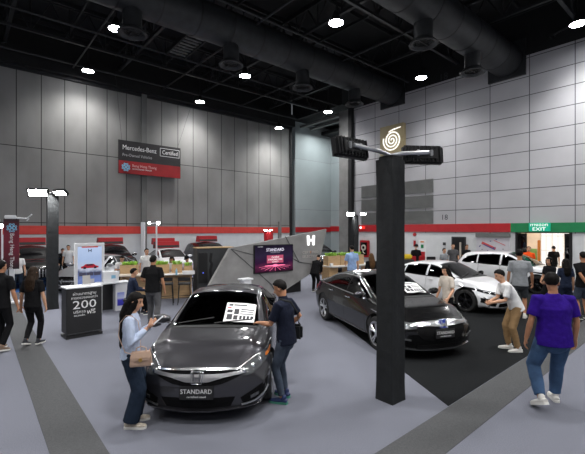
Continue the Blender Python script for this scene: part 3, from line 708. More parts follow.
def car(label, front, hd, spec, pnt, det=2, kind='sedan', rim='silver', group=None, feature='civic', inner=True, roofsign=None, spokes=5, cat='car', plate=None):
    """front: ground point under the nose; hd: direction the car faces"""
    hd = V((hd[0], hd[1], 0)).normalized(); c = Car(spec, det, plan=.36 if kind == 'sedan' else .26, nose=None if kind == 'sedan' else [(.2, .10), (.32, .04), (.45, 0), (.75, .0), (.86, .05), (1.0, .14), (1.3, .2)])
    L = spec['L']; pos = V((front[0], front[1], 0)) - hd * (L / 2)
    root = empty('car', (pos.x, pos.y, .008), rotx(hd), label, cat, group)
    P = M[pnt]; fa, ra, R = spec['fa'], spec['ra'], spec['R']; W2 = spec['W'] / 2
    mb = MB(); mb.v = c.vs; mb.f = [list(f) for f in c.fs]; mb.m = [0] * len(c.fs)
    body = mb.build('body', [P, M['interior']], root, True, math.radians(50))
    # wheel arches
    cut = MB()
    for ax in (fa, ra):
        for sg in (-1, 1): cut.cyl((ax, sg * (W2 - .30), R + .015), (ax, sg * (W2 + .3), R + .015), R + .055, 1, 40 if det > 1 else 24)
    co = cut.build('cut', [P, M['interior']])
    evaluated(body, [('BOOLEAN', dict(operation='DIFFERENCE', object=co, solver='EXACT'))], co)
    bpy.data.objects.remove(co)
    lo, up = lin(spec['dlo_lo']), lin(spec['dlo_up']); w0, w1 = spec['ws']; r0, r1 = spec['rw']; fn = c.fn
    def wsy(x): t = (x - w0) / (w1 - w0); return spec['wsw'][0] * (1 - t) + spec['wsw'][1] * t
    def rwy(x): t = (x - r0) / (r1 - r0); return spec['rww'][0] * (1 - t) + spec['rww'][1] * t
    if inner:                                             # open the body behind the panes
        bm = bmesh.new(); bm.from_mesh(body.data); dele = []
        for f in bm.faces:
            p = f.calc_center_median(); nr = f.normal; g = .035
            if abs(nr.y) > .5 and any(a + g < p.x < b - g for a, b in spec['wins']) and lo(p.x) + g < p.z < up(p.x) - g: dele.append(f)
            elif nr.x > .22 and nr.z > .2 and w0 + .04 < p.x < w1 - .06 and abs(p.y) < wsy(p.x) - .05 and p.z > fn['zte'](p.x) - .01: dele.append(f)
            elif nr.x < -.22 and nr.z > .2 and r0 + .04 < p.x < r1 - .04 and abs(p.y) < rwy(p.x) - .05 and p.z > fn['zte'](p.x) - .01: dele.append(f)
        bmesh.ops.delete(bm, geom=dele, context='FACES'); bm.to_mesh(body.data); bm.free()
    N = 20 if det > 1 else 8
    gl = M['glass'] if inner else M['gloss_black']; gd = M['glass_dark'] if inner else M['gloss_black']
    # panes
    mb = MB(); xs = np.linspace(w0, w1, 14)
    c.patch(mb, 'top', [(x, -wsy(x)) for x in xs], [(x, wsy(x)) for x in xs], 14 if det > 1 else 7, 19 if det > 1 else 9, .006, .004)
    wsb = mb.build('windscreen', gl, root, True)
    if det > 1:
        mb = MB()
        for y0, y1 in ((-.02, .55), (-.58, -.05)):
            pts = [(w1 - .02 - .02 * k - .03 * abs(y0), y0 + (y1 - y0) * k / 6) for k in range(7)]
            q = [c.hit('top', a, b)[0] + V((.01, 0, .022)) for a, b in pts]; mb.tube(q, .009, 0, 6)
        mb.build('wiper', M['black_plastic'], root)
        mb = MB(); pts = [(w1 + .03, y) for y in np.linspace(-wsy(w1) + .02, wsy(w1) - .02, 15)]
        c.patch(mb, 'top', [(a - .05, b) for a, b in pts], [(a + .05, b) for a, b in pts], 15, 4, .004); mb.build('cowl', M['black_plastic'], root, True)
    mb = MB(); xs = np.linspace(r0, r1, 10)
    c.patch(mb, 'top', [(x, -rwy(x)) for x in xs], [(x, rwy(x)) for x in xs], 10, 13 if det > 1 else 7, .006, .004); mb.build('rear_window', gd, root, True)
    for sg in (-1, 1):
        for a, b in spec['wins']:
            mb = MB(); xs = np.linspace(a, b, N)
            c.patch(mb, 'side', [(x, lo(x)) for x in xs], [(x, max(up(x), lo(x) + .004)) for x in xs], N, 8 if det > 1 else 4, .005, .004, 0, sg)
            mb.build('side_window', gd, root, True)
        if det > 1:
            mb = MB(); a, b = spec['wins'][0][0] - .02, spec['wins'][-1][1] + .02; xs = np.linspace(a, b, 34)
            l, u = strip([(x, lo(x) - .012) for x in xs], .022); c.patch(mb, 'side', l, u, 34, 2, .010, .01, 0, sg)
            if feature == 'accord':
                l, u = strip([(x, up(x) + .012) for x in xs], .02); c.patch(mb, 'side', l, u, 34, 2, .010, .01, 0, sg)
            mb.build('window_trim', M['chrome'] if feature == 'accord' else M['gloss_black'], root, True)
            # door gaps, handles, sill
            mb = MB(); w = spec['wins']; zs = np.linspace(spec['zb'][2][1] + .10, lo(0), 12)
            for x in (w[2][1] - .02, (w[1][1] + w[2][0]) / 2, w[1][0] - .08 + .12):
                l = [(x - .004 - (.10 if x < -.5 and z < .75 else 0) * 0, z) for z in zs]; u = [(x + .004, z) for z in zs]
                c.patch(mb, 'side', l, u, 12, 2, .002, .006, 0, sg)
            l, u = strip([(x, spec['zb'][2][1] + .10) for x in np.linspace(w[1][0], w[2][1] - .02, 20)], .008); c.patch(mb, 'side', l, u, 20, 2, .002, .006, 0, sg)
            mb.build('door_gap', M['gloss_black'], root)
            for x in (w[2][0] + .12, w[1][0] + .14):
                p, nr = c.hit('side', x, lo(x) - .11, sg)
                mb = MB(); mb.tube([p + V((-.10, 0, 0)), p + V((-.08, sg * .035, 0)), p + V((.08, sg * .035, 0)), p + V((.10, 0, 0))], [(.012, .014)] * 4, 0, 8); mb.build('door_handle', M['chrome'] if feature == 'accord' else P, root, True)
            mb = MB(); zl = spec['zb'][2][1] + .06; xs = np.linspace(ra + R + .12, fa - R - .12, 20)
            l, u = strip([(x, zl) for x in xs], .03 if feature == 'accord' else .05); c.patch(mb, 'side', l, u, 20, 3, .012, .01, 0, sg); mb.build('sill_trim', M['chrome'] if feature == 'accord' else M['gloss_black'], root, True)
        # mirrors
        mx = spec['wins'][-1][1] - .14; p, nr = c.hit('side', mx, lo(mx) + .01, sg)
        mb = MB(); q = p + V((-.02, sg * .15, .06))
        mb.tube([p + V((0, -sg * .02, .0)), p + V((-.0, sg * .09, .03))], [(.035, .02), (.03, .02)], 0, 8)
        mb.tube([q + V((0, -sg * .10, -.005)), q + V((.01, -sg * .04, 0)), q + V((.005, sg * .05, .005)), q + V((-.01, sg * .10, .01))], [(.05, .055), (.062, .075), (.06, .07), (.035, .045)], 0, 14, lat=(1, 0, 0), rnd=True)
        mo = mb.build('side_mirror', P if feature != 'white' else M['gloss_black'], root, True)
        if det > 1:
            mb = MB(); mb.box(q + V((-.055, 0, .003)), (.012, .16, .10), bev=.005); mb.build('mirror_glass', M['chrome'], mo)
        for ax in (fa, ra): wheel(root, ax, sg * (W2 - .125), R, sg, rim, det, spokes)
    # ---- nose
    k = spec['W'] / 1.8; zs_ = (spec['ztc'][-1][1]) / .69                       # scale of front features to this car
    Z = lambda z: z * zs_
    def fpatch(name, lower, upper, m, n=24, rows=5, off=.006, mirror=False, parent=root, th=.012):
        sgs = (1, -1) if mirror else (1,)
        o = None
        for sg in sgs:
            mb = MB(); c.patch(mb, 'front', [(sg * y * k, Z(z)) for y, z in lower], [(sg * y * k, Z(z)) for y, z in upper], n if det > 1 else max(6, n // 3), rows, off, th); o = mb.build(name, m, parent, True)
        return o
    def bulbs(xyz, r=.045):
        for sg in (1, -1):
            for (y, z) in xyz:
                p, nr = c.hit('front', sg * y * k, Z(z)); mb = MB(); mb.ball(p + nr * .004, (r, r, r), 0, 12); mb.build('lamp_projector', M['chrome'], root, True)
    if feature == 'civic':
        fpatch('upper_grille', [(-.52, .61), (-.30, .535), (-.1, .515), (.1, .515), (.30, .535), (.52, .61)], [(-.50, .665), (-.3, .690), (0, .70), (.3, .690), (.50, .665)], M['honeycomb'], 30, 7)
        fpatch('grille_wing', [(-.56, .632), (-.3, .605), (-.14, .565), (.14, .565), (.3, .605), (.56, .632)], [(-.56, .662), (-.3, .650), (0, .648), (.3, .650), (.56, .662)], M['dark_chrome'] if 'dark_chrome' in M else M['silver'], 34, 5, .022)
        fpatch('grille_chrome', [(-.52, .672), (-.3, .680), (0, .688), (.3, .680), (.52, .672)], [(-.52, .682), (-.3, .696), (0, .703), (.3, .696), (.52, .682)], M['chrome'], 34, 3, .02)
        fpatch('headlight', [(.47, .625), (.60, .60), (.74, .63), (.85, .70)], [(.47, .668), (.60, .715), (.74, .765), (.845, .785)], M['lens'], 14, 7, .010, True)
        fpatch('headlight_strip', [(.47, .668), (.60, .715), (.74, .765), (.845, .785)], [(.47, .678), (.60, .727), (.74, .778), (.845, .797)], M['chrome'], 14, 2, .014, True)
        fpatch('turn_lamp', [(.80, .715), (.84, .725)], [(.80, .75), (.84, .765)], M['amber'], 4, 3, .016, True)
        bulbs([(.56, .655), (.66, .675), (.74, .70)], .036)
        fpatch('lower_intake', [(-.40, .235), (0, .225), (.40, .235)], [(-.46, .36), (0, .37), (.46, .36)], M['honeycomb'], 24, 5)
        fpatch('fog_recess', [(.55, .245), (.70, .27), (.83, .37)], [(.52, .33), (.68, .41), (.85, .50)], M['honeycomb'], 12, 5, .006, True)
        fpatch('fog_trim', [(.53, .222), (.70, .25), (.845, .35)], [(.53, .240), (.70, .268), (.845, .37)], M['silver'], 12, 2, .016, True)
        fpatch('fog_lamp', [(.64, .30), (.74, .33)], [(.64, .34), (.74, .37)], M['lens'], 6, 3, .012, True)
        fpatch('chin', [(-.80, .19), (-.4, .185), (0, .18), (.4, .185), (.80, .19)], [(-.80, .215), (-.4, .21), (0, .205), (.4, .21), (.80, .215)], P, 26, 3, .03)
        pz, ez, ew = .445, .615, .135
    elif feature == 'accord':
        fpatch('upper_grille', [(-.50, .50), (-.40, .40), (-.2, .37), (.2, .37), (.40, .40), (.50, .50)], [(-.52, .63), (-.3, .655), (0, .665), (.3, .655), (.52, .63)], M['honeycomb'], 30, 7)
        fpatch('grille_chrome', [(-.60, .635), (-.3, .632), (-.1, .62), (.1, .62), (.3, .632), (.60, .635)], [(-.60, .668), (-.3, .700), (0, .712), (.3, .700), (.60, .668)], M['chrome'], 34, 5, .022)
        fpatch('headlight', [(.50, .60), (.64, .575), (.78, .61), (.86, .68)], [(.50, .655), (.64, .67), (.78, .715), (.85, .76)], M['lens'], 14, 7, .010, True)
        fpatch('headlight_strip', [(.50, .655), (.64, .67), (.78, .715), (.85, .76)], [(.50, .667), (.64, .683), (.78, .73), (.85, .775)], M['chrome'], 14, 2, .014, True)
        bulbs([(.57, .63), (.65, .635), (.72, .65), (.79, .68)], .026)
        fpatch('lower_intake', [(-.5, .225), (0, .22), (.5, .225)], [(-.48, .30), (0, .31), (.48, .30)], M['honeycomb'], 24, 5)
        fpatch('fog_lamp', [(.60, .37), (.80, .40)], [(.60, .395), (.80, .43)], M['lens'], 8, 3, .014, True)
        fpatch('bumper_chrome', [(-.84, .225), (-.5, .20), (0, .19), (.5, .20), (.84, .225)], [(-.84, .25), (-.5, .22), (0, .21), (.5, .22), (.84, .25)], M['chrome'], 30, 3, .022)
        pz, ez, ew = .505, .665, .16
    elif feature == 'white':
        fpatch('upper_grille', [(-.50, .50), (-.3, .40), (0, .38), (.3, .40), (.50, .50)], [(-.50, .625), (-.3, .655), (0, .665), (.3, .655), (.50, .625)], M['honeycomb'], 30, 7)
        fpatch('grille_wing', [(-.56, .60), (-.3, .63), (0, .64), (.3, .63), (.56, .60)], [(-.56, .65), (-.3, .685), (0, .70), (.3, .685), (.56, .65)], M['gloss_black'], 34, 4, .02)
        fpatch('headlight', [(.48, .60), (.62, .58), (.76, .62), (.86, .69)], [(.48, .65), (.62, .665), (.76, .715), (.86, .76)], M['gloss_black'], 14, 7, .010, True)
        fpatch('headlight_strip', [(.50, .625), (.64, .635), (.78, .685), (.85, .74)], [(.50, .645), (.64, .655), (.78, .705), (.85, .755)], M['lens'], 14, 3, .016, True)
        bulbs([(.60, .615), (.68, .63), (.75, .655)], .028)
        fpatch('fog_recess', [(.56, .25), (.72, .28), (.84, .36)], [(.54, .34), (.70, .46), (.85, .49)], M['honeycomb'], 12, 6, .010, True)
        fpatch('lower_intake', [(-.46, .225), (0, .22), (.46, .225)], [(-.46, .33), (0, .34), (.46, .33)], M['honeycomb'], 24, 5)
        fpatch('splitter', [(-.84, .20), (-.4, .18), (0, .17), (.4, .18), (.84, .20)], [(-.84, .225), (-.4, .205), (0, .195), (.4, .205), (.84, .225)], M['gloss_black'], 26, 3, .03)
        pz, ez, ew = .42, .62, .13
    else:                                                  # 'merc' and plain fronts far off
        fpatch('upper_grille', [(-.46, .48), (-.36, .36), (0, .34), (.36, .36), (.46, .48)], [(-.44, .62), (-.3, .665), (0, .675), (.3, .665), (.44, .62)], M['gloss_black'], 18, 6)
        fpatch('grille_bar', [(-.44, .50), (0, .49), (.44, .50)], [(-.44, .53), (0, .52), (.44, .53)], M['chrome'], 12, 2, .016)
        fpatch('headlight', [(.54, .58), (.68, .56), (.84, .64)], [(.54, .655), (.68, .68), (.84, .735)], M['lens'], 8, 4, .010, True)
        fpatch('lower_intake', [(-.80, .24), (0, .22), (.80, .24)], [(-.78, .31), (0, .30), (.78, .31)], M['gloss_black'], 20, 4)
        if feature == 'offroad':
            for y in np.linspace(-.38, .38, 8): fpatch('grille_slat', [(y - .018, .38), (y + .018, .38)], [(y - .018, .64), (y + .018, .64)], M['silver'], 6, 4, .03)
        pz, ez, ew = .27, .51, None
    if ew and det > 1:
        p, nr = c.hit('front', 0, Z(ez)); mb = MB(); ya = V((-.30, 0, 1)).normalized(); na = V((1, 0, .30)).normalized()
        h_emblem(mb, p + na * .03, (0, 1, 0), ya, na, ew * 1.0, 0, True, .02); mb.build('emblem', M['chrome'], root, True)
        if feature == 'accord':
            mb = MB(); mb.box(p + na * .018, (.012, ew * 1.05, ew * .95), 0, Matrix.Rotation(-.29, 3, 'Y')); mb.build('emblem_backing', mat('emblem_blue', (.02, .04, .30), .2), root)
    if plate is None: plate = det > 1
    if plate:
        p, nr = c.hit('front', 0, Z(pz)); mb = MB(); mb.box((p.x + .02, 0, Z(pz)), (.02, .42, .17), bev=.008); pl = mb.build('number_plate', M['black_plastic'], root)
        if det > 1:
            writing('lettering', 'STANDARD', .078, (p.x + .032, 0, Z(pz) + .018), (0, 1, 0), (0, 0, 1), M['letter_white'], pl, ext=.001, sx=.95)
            writing('lettering', 'certified used', .036, (p.x + .032, 0, Z(pz) - .045), (0, 1, 0), (0, 0, 1), M['letter_white'], pl, ext=.001, sx=1.2)
    # ---- tail lamps
    for sg in (1, -1):
        mb = MB(); zt = fn['zbelt'](-L / 2 + .12)
        xs = np.linspace(-L / 2 + .10, -L / 2 + .45, 8)
        c.patch(mb, 'side', [(x, zt - .14 + .05 * i / 7) for i, x in enumerate(xs)], [(x, zt - .01 + .03 * i / 7) for i, x in enumerate(xs)], 8, 4, .012, .012, 0, sg); mb.build('tail_lamp', M['red_lamp'], root, True)
    # ---- cabin
    if inner:
        zf = spec['zb'][2][1] + .14; bz = spec['dlo_lo'][2][1]
        mb = MB(); xs = np.linspace(r1 + .02, w0 - .01, 14)
        c.patch(mb, 'top', [(x, -.56) for x in xs], [(x, .56) for x in xs], 14, 9, -.012, .035); mb.build('headliner', M['interior'], root, True)
        for sg in (1, -1):
            mb = MB(); xs = np.linspace(spec['wins'][0][0], w1 + .05, 14)
            c.patch(mb, 'side', [(x, zf + .1) for x in xs], [(x, lo(x) - .015) for x in xs], 14, 5, -.02, .05, 0, sg); mb.build('door_lining', M['interior'], root, True)
        mb = MB(); mb.box((r1 - .30, 0, bz + .03), (.55, 1.25, .02)); mb.build('parcel_shelf', M['interior'], root); MB().box((w1 + .05, 0, bz - .22), (.02, 1.4, .4)).build('bulkhead', M['interior'], root)
        mb = MB(); mb.box((.0, 0, zf), (2.6, 1.5, .03)); mb.build('cabin_floor', M['interior'], root)
        mb = MB(); mb.tube([(w1 - .12, -.70, bz - .10), (w1 - .12, 0, bz - .08), (w1 - .12, .70, bz - .10)], [(.26, .13)] * 3, 0, 12, lat=(1, 0, 0)); mb.build('dashboard', M['interior'], root, True)
        for y in (-.37, .37):
            mb = MB(); mb.box((-.05, y, zf + .25), (.52, .5, .16), 0, bev=.05); mb.box((-.36, y, zf + .58), (.15, .48, .62), 0, Matrix.Rotation(-.25, 3, 'Y'), .05); mb.box((-.46, y, zf + .97), (.09, .24, .17), 0, Matrix.Rotation(-.2, 3, 'Y'), .03)
            mb.build('front_seat', M['seat_fabric'], root)
        mb = MB(); mb.box((-.95, 0, zf + .25), (.5, 1.25, .16), 0, bev=.05); mb.box((-1.24, 0, zf + .55), (.15, 1.25, .55), 0, Matrix.Rotation(-.35, 3, 'Y'), .05); mb.build('rear_seat', M['seat_fabric'], root)
        mb = MB(); q = V((w1 - .52, -.37, bz + .0)); Rw = Matrix.Rotation(-1.15, 3, 'Y'); pts = [q + Rw @ V((.185 * math.cos(a), .185 * math.sin(a), 0)) for a in np.linspace(0, 2 * PI, 25)]
        mb.tube(pts, .016, 0, 8); mb.ball(q, (.03, .07, .06)); mb.cyl(q, q + V((.3, 0, -.1)), .03)
        for a in (0, PI, -PI / 2): mb.tube([q, q + Rw @ V((.18 * math.sin(a) , .18 * math.cos(a), 0))], .014, 0, 6)
        mb.build('steering_wheel', M['dark_grey'], root, True)
        p, nr = c.hit('top', w0 + .16, 0); mb = MB(); mb.box(p + V((-.03, 0, -.09)), (.03, .24, .07), bev=.012); mb.cyl(p + V((-.02, 0, -.06)), p + V((.0, 0, -.01)), .012); mb.build('rear_view_mirror', M['black_plastic'], root)
    return root, c, pos, hd
def on_car(root_pos, hd, p):
    left = V((-hd.y, hd.x, 0)); return root_pos + hd * p[0] + left * p[1] + V((0, 0, p[2] + .008))
M['dark_chrome'] = mat('dark_chrome', (.55, .55, .57), .34, metal=.9)
# the dark grey saloon in front
civ = scaled(SEDAN, 4.63, 1.80, 1.0)
civ_r, civ_c, civ_p, civ_h = car('dark grey metallic saloon facing us with a white sheet on its windscreen', (-1.18, 4.80), (0.0, -1), civ, 'paint_grey', 3, feature='civic', spokes=5)
# the black saloon behind the draped column
acc = scaled(SEDAN, 4.90, 1.86, 1.02, 2.83); acc['R'] = .34
acc_r, acc_c, acc_p, acc_h = car('glossy black saloon with chrome nose parked on the edge of the black carpet', (2.85, 7.30), (.30, -.954), acc, 'paint_black', 3, feature='accord')
# the white saloon
wht = scaled(SEDAN, 4.60, 1.78, 1.0, 2.65); wht['R'] = .335
wax = V((5.88, 12.13, 0)); whd = V((.55, -.835, 0)).normalized(); wfront = wax + whd * (4.6 / 2 - wht['fa'])
wht_r, wht_c, wht_p, wht_h = car('white saloon with black wheels on the black carpet beside the woman in beige', wfront, whd, wht, 'paint_white', 2, feature='white', rim='gloss_black')
# the white crossover behind it
suv = scaled(SUV, 4.45, 1.80, .98, 2.62)
sax = V((10.05, 15.5, 0)); shd = V((.63, -.777, 0)).normalized(); sfront = sax + shd * (4.45 / 2 - suv['fa'])
suv_r, suv_c, suv_p, suv_h = car('white crossover with a long side window row nearest the right wall', sfront, shd, suv, 'paint_white', 2, kind='suv', feature='white', rim='gloss_black')
# things lying on the windscreens
def sheet(label, carobj, pos, hd, xs, ys, group=None):
    mb = MB(); n = 8; top = []
    for i in range(n):
        for j in range(n):
            x = xs[0] + (xs[1] - xs[0]) * i / (n - 1); y = ys[0] + (ys[1] - ys[0]) * j / (n - 1)
            p, nr = carobj.hit('top', x, y); top.append(on_car(pos, hd, p + nr * .014))
    bot = [p - V((0, 0, .003)) for p in top]; fs = []
    for i in range(n - 1):
        for j in range(n - 1):
            a = i * n + j; fs.append((a, a + 1, a + n + 1, a + n)); fs.append((a + n * n, a + n + n * n, a + n + 1 + n * n, a + 1 + n * n))
    ed = [i * n for i in range(n)] + [(n - 1) * n + j for j in range(1, n)] + [i * n + n - 1 for i in range(n - 2, -1, -1)] + [j for j in range(n - 2, 0, -1)]
    for a, b in zip(ed, ed[1:] + ed[:1]): fs.append((a, b, b + n * n, a + n * n))
    mb.add(top + bot, fs)
    o = mb.build('price_sheet', M['white_paper'], None); tag(o, label, 'sheet of paper', group)
    mb = MB(); rnd = random.Random(3)
    def blk(u0, v0, u1, v1, m=0):
        def q(u, v, h):
            x = xs[1] + (xs[0] - xs[1]) * v; y = ys[0] + (ys[1] - ys[0]) * u; p, nr = carobj.hit('top', x, y); return on_car(pos, hd, p + nr * h)
        vs = [q(u, v, h) for h in (.015, .018) for u, v in ((u0, v0), (u1, v0), (u1, v1), (u0, v1))]
        mb.add(vs, [(0, 1, 2, 3), (4, 7, 6, 5), (0, 4, 5, 1), (1, 5, 6, 2), (2, 6, 7, 3), (3, 7, 4, 0)], m)
    for u0, v0, u1, v1, m in ((.08, .82, .22, .92, 0), (.25, .84, .70, .90, 0), (.05, .70, .18, .75, 1), (.06, .48, .24, .62, 0), (.30, .40, .46, .66, 0), (.52, .62, .95, .67, 0), (.52, .52, .92, .56, 0), (.08, .12, .26, .40, 0), (.30, .12, .44, .34, 0), (.50, .40, .95, .44, 0), (.5, .14, .58, .32, 0), (.62, .14, .70, .32, 0), (.74, .14, .82, .32, 0), (.86, .2, .96, .32, 0)): blk(u0, v0, u1, v1, m)
    mb.build('print', [M['letter_dark'], M['red_plain']], o)
    return o
sheet('large white specification sheet on the windscreen of the dark grey saloon', civ_c, civ_p, civ_h, (.62, 1.06), (.10, .58), None)
sheet('white specification sheet on the windscreen of the black saloon', acc_c, acc_p, acc_h, (.70, 1.08), (.10, .60), None)
# cars of the other dealer along the left wall
def far_car(label, px, Y, hd, spec, pnt, kind='sedan', sign=None, rim='dark_grey', signl=None, feature='merc'):
    p = at(px, Y); r, c, pos, h = car(label, (p.x, p.y), hd, spec, pnt, 1, kind, rim, 'cars of the other dealer by the panelled wall', feature, False)
    if sign:
        z = max(v[2] for v in c.vs) + .012
        rt = empty('roof_sign', (pos.x, pos.y, z + .008), rotx(h), signl, 'sign', 'red signs on the car roofs')
        mb = MB(); mb.prism([(-.55, -.62, 0), (-.05, -.62, 0), (-.12, -.62, .36), (-.42, -.62, .36)], (0, 1.24, 0)); mb.build('sign_box', M['red_plain'], rt)
        mb = MB(); mb.prism([(-.055, -.60, .035), (-.045, -.60, .035), (-.085, -.60, .17), (-.095, -.60, .17)], (0, 1.2, 0)); mb.build('dark_band', M['black_plastic'], rt)
        writing('lettering', sign, .17, (-.09, 0, .16), (0, 1, 0), (-.24, 0, 1), M['letter_white'], rt, ext=.004, sx=1.0)
    return r
def row(s_, n): p = onL(s_, n); return CX + F * p.x / p.y, p.y
big = scaled(SUV, 4.5, 1.86, 1.09, 2.75); big['R'] = .38
lux = scaled(SEDAN, 4.65, 1.80, 1.02, 2.8)
out = (.65, -.76)
far_car('tall black off-roader by the left wall, half hidden by the draped post', *row(18.2, 5.0), out, big, 'paint_black', 'suv', 'Certified', signl='red roof sign on the tall black off-roader', feature='offroad')
small = scaled(SEDAN, 4.25, 1.78, 1.0, 2.6)
far_car('silver saloon standing behind the tall lit picture screen', 66, 14.8, (-.12, -.99), small, 'paint_silver', 'sedan')
short = scaled(SUV, 4.05, 1.84, 1.06, 2.45); short['R'] = .37
far_car('black car with a red roof sign right behind the silver saloon and planters', *row(14.5, 4.2), out, short, 'paint_black', 'suv', 'Certified', signl='red roof sign on the black car beside the tall lit screen')
w5 = far_car('white saloon behind the counter with two red roof signs', *row(12.1, 5.6), (.55, -.84), lux, 'paint_white', 'sedan', 'Certified', signl='lower front one of two red roof signs on the white saloon')
far_car('black car behind the dark partition with a red roof sign', *row(9.0, 5.0), out, big, 'paint_black', 'suv', 'Certified', signl='red roof sign above the dark partition')
far_car('black car behind the lit letter end of the grey cement wall', 338, 21.5, (.55, -.83), big, 'paint_black', 'suv', None)
s1 = [o for o in bpy.data.objects if o.name.startswith('roof_sign') and 'lower front' in o.get('label', '')][0]
s2 = copy_tree(s1); s2['label'] = 'upper rear one of two red roof signs on the white saloon'
hd_ = V((.55, -.84, 0)).normalized(); s2.location = s1.location - hd_ * .85 - V((0, 0, .045))
MB().box((-.25, 0, .12), (.3, 1.1, .26)).build('sign_riser', M['black_plastic'], s2)
for ch in s2.children:
    if not ch.name.startswith('sign_riser'): ch.location.z += .22
# ------------------------------------------------------------------ people
def ik(a, c, l1, l2, pole):
    a, c = V(a), V(c); d = c - a; L = d.length
    if L > (l1 + l2) * .995: c = a + d.normalized() * (l1 + l2) * .995; d = c - a; L = d.length
    L = max(L, abs(l1 - l2) + .02)
    x = (l1 * l1 - l2 * l2 + L * L) / (2 * L); h = math.sqrt(max(l1 * l1 - x * x, 0)); u = d.normalized()
    p = V(pole) - u * V(pole).dot(u)
    if p.length < 1e-4: p = u.orthogonal()
    return a + u * x + p.normalized() * h, c
def rough_up(me, amt, sc, seed=0):
    n = len(me.vertices); co = np.empty(n * 3, np.float32); me.vertices.foreach_get('co', co)
    nr = np.empty(n * 3, np.float32); me.vertex_normals.foreach_get('vector', nr); co = co.reshape(-1, 3); nr = nr.reshape(-1, 3)
    o = V((seed * 3.1, seed, 0)); d = np.array([noise.noise(V(c) * sc + o) + .5 * noise.noise((V(c) * sc + o) * 2.3) for c in co], np.float32) * amt
    me.vertices.foreach_set('co', (co + nr * d[:, None]).ravel()); me.update()
def person(label, x, y, face, h=1.70, lean=0., head=(0, 0), hands=(None, None), feet=None, top='shirt_black', sleeve='short', bottom='trouser_black', leg='slim',
           shoe='shoe_dark', sole='sole_white', hair='short', hmat='hair', vox=.013, g=1., sit=None, group=None, twist=0., female=False, skin='skin', curl=(.35, .35), palm=(None, None), z0=0., collar=False, hem=0., mask=False, cap=None, hairlen=.40, tuck=False):
    """build one standing, walking or seated figure; local +Y is forward, measures are for 1.70 m and scaled"""
    k = h / 1.70; rt = empty('person', (x, y, z0), heading(face), label, 'person', group); rt.scale = (k, k, k)
    near = vox < .011
    hz = (sit + .09) if sit else .915
    le = math.radians(lean)
    def ax(a): return V((0, math.sin(a), math.cos(a)))
    d1, d2 = ax(le * .75), ax(le); hipb = -.13 * math.sin(le)
    p0 = V((0, hipb, hz)); waist = p0 + d1 * .17; chest = waist + d2 * .18; sh = chest + d2 * .14; nb = sh + d2 * .055
    lat = V((math.cos(math.radians(twist)), math.sin(math.radians(twist)), 0))
    hp = le * .75 + math.radians(head[1]); d3 = ax(le * .55 + math.radians(head[1]) * .5)
    hc = nb + d3 * .135 + V((0, .02 * math.cos(le), 0))
    yaw = math.radians(head[0]); RH = Matrix.Rotation(yaw, 3, 'Z') @ Matrix.Rotation(-hp * .9, 3, 'X')
    sw = .155 if female else .178
    fwd = V((-lat.y, lat.x, 0))
    # ---- joints
    legs = []
    feet = feet or ((.10, .02, 0, 0), (-.10, -.02, 0, 0))           # right, left: x, y, heel lift, toe turn (degrees)
    for sg, ft in ((1, feet[0]), (-1, feet[1])):
        hip = p0 + V((sg * .088 * g, 0, -.02)); lift = ft[2]
        an = V((ft[0], ft[1], .085 + lift)); kn, an = ik(hip, an, .425, .415, (sg * .12, 1, 0)); legs.append((hip, kn, an, ft[3], lift, sg))
    arms = []
    for i, sg in enumerate((1, -1)):
        s_ = sh + lat * (sg * sw * (g * .5 + .5)) - d2 * .025
        hd = hands[i]
        if hd is None: hd = s_ + V((sg * .075 * g, .045 + .02 * i, -.535)) if not lean else s_ + V((sg * .05, .03, -.52))
        hd = V(hd); pole = lat * (sg * .55) - fwd * .8 - V((0, 0, .4))
        el, wr = ik(s_, hd, .285, .255, pole); arms.append((s_, el, wr, sg))
    # ---- body: one continuous skin
    mb = MB(); n = 14
    mb.tube([p0 - d1 * .05, p0, waist, chest, sh - d2 * .03, nb - d2 * .01], [(.14 * g, .10 * g), (.15 * g, .105 * g), (.125 * g, .09 * g), (.15 * g, .10 * g), (.13, .085), (.06, .055)], 0, 18, lat=lat, rnd=True)
    mb.tube([nb - d2 * .05, nb + d3 * .03, hc - RH @ V((0, .02, .05))], [(.062, .058), (.054, .054), (.056, .06)], 0, 14, lat=lat, rnd=True)
    mb.ball(hc + RH @ V((0, -.012, .025)), (.074, .092, .092), 0, 20, RH)
    mb.ball(hc + RH @ V((0, .022, -.035)), (.058, .066, .085), 0, 18, RH)
    mb.ball(hc + RH @ V((0, .04, -.088)), (.034, .038, .032), 0, 12, RH)
    mb.tube([hc + RH @ V((0, .078, .012)), hc + RH @ V((0, .098, -.022)), hc + RH @ V((0, .082, -.034))], [.010, .016, .013], 0, 8, rnd=True)
    for sg in (1, -1): mb.ball(hc + RH @ V((sg * .075, -.008, -.01)), (.012, .022, .034), 0, 10, RH)
    for (a, b, c, sg) in arms:
        m1 = a.lerp(b, .45); mb.tube([a - lat * (sg * .03), m1, b, b.lerp(c, .3), c], [.05, .043, .035, .039, .026], 0, 12, rnd=True)
    for (a, b, c, tr, lf, sg) in legs:
        mb.tube([a, a.lerp(b, .4), b, b.lerp(c, .3), c], [.078, .068, .05, .053, .034], 0, 12, rnd=True)
    # hands
    fing = MB()
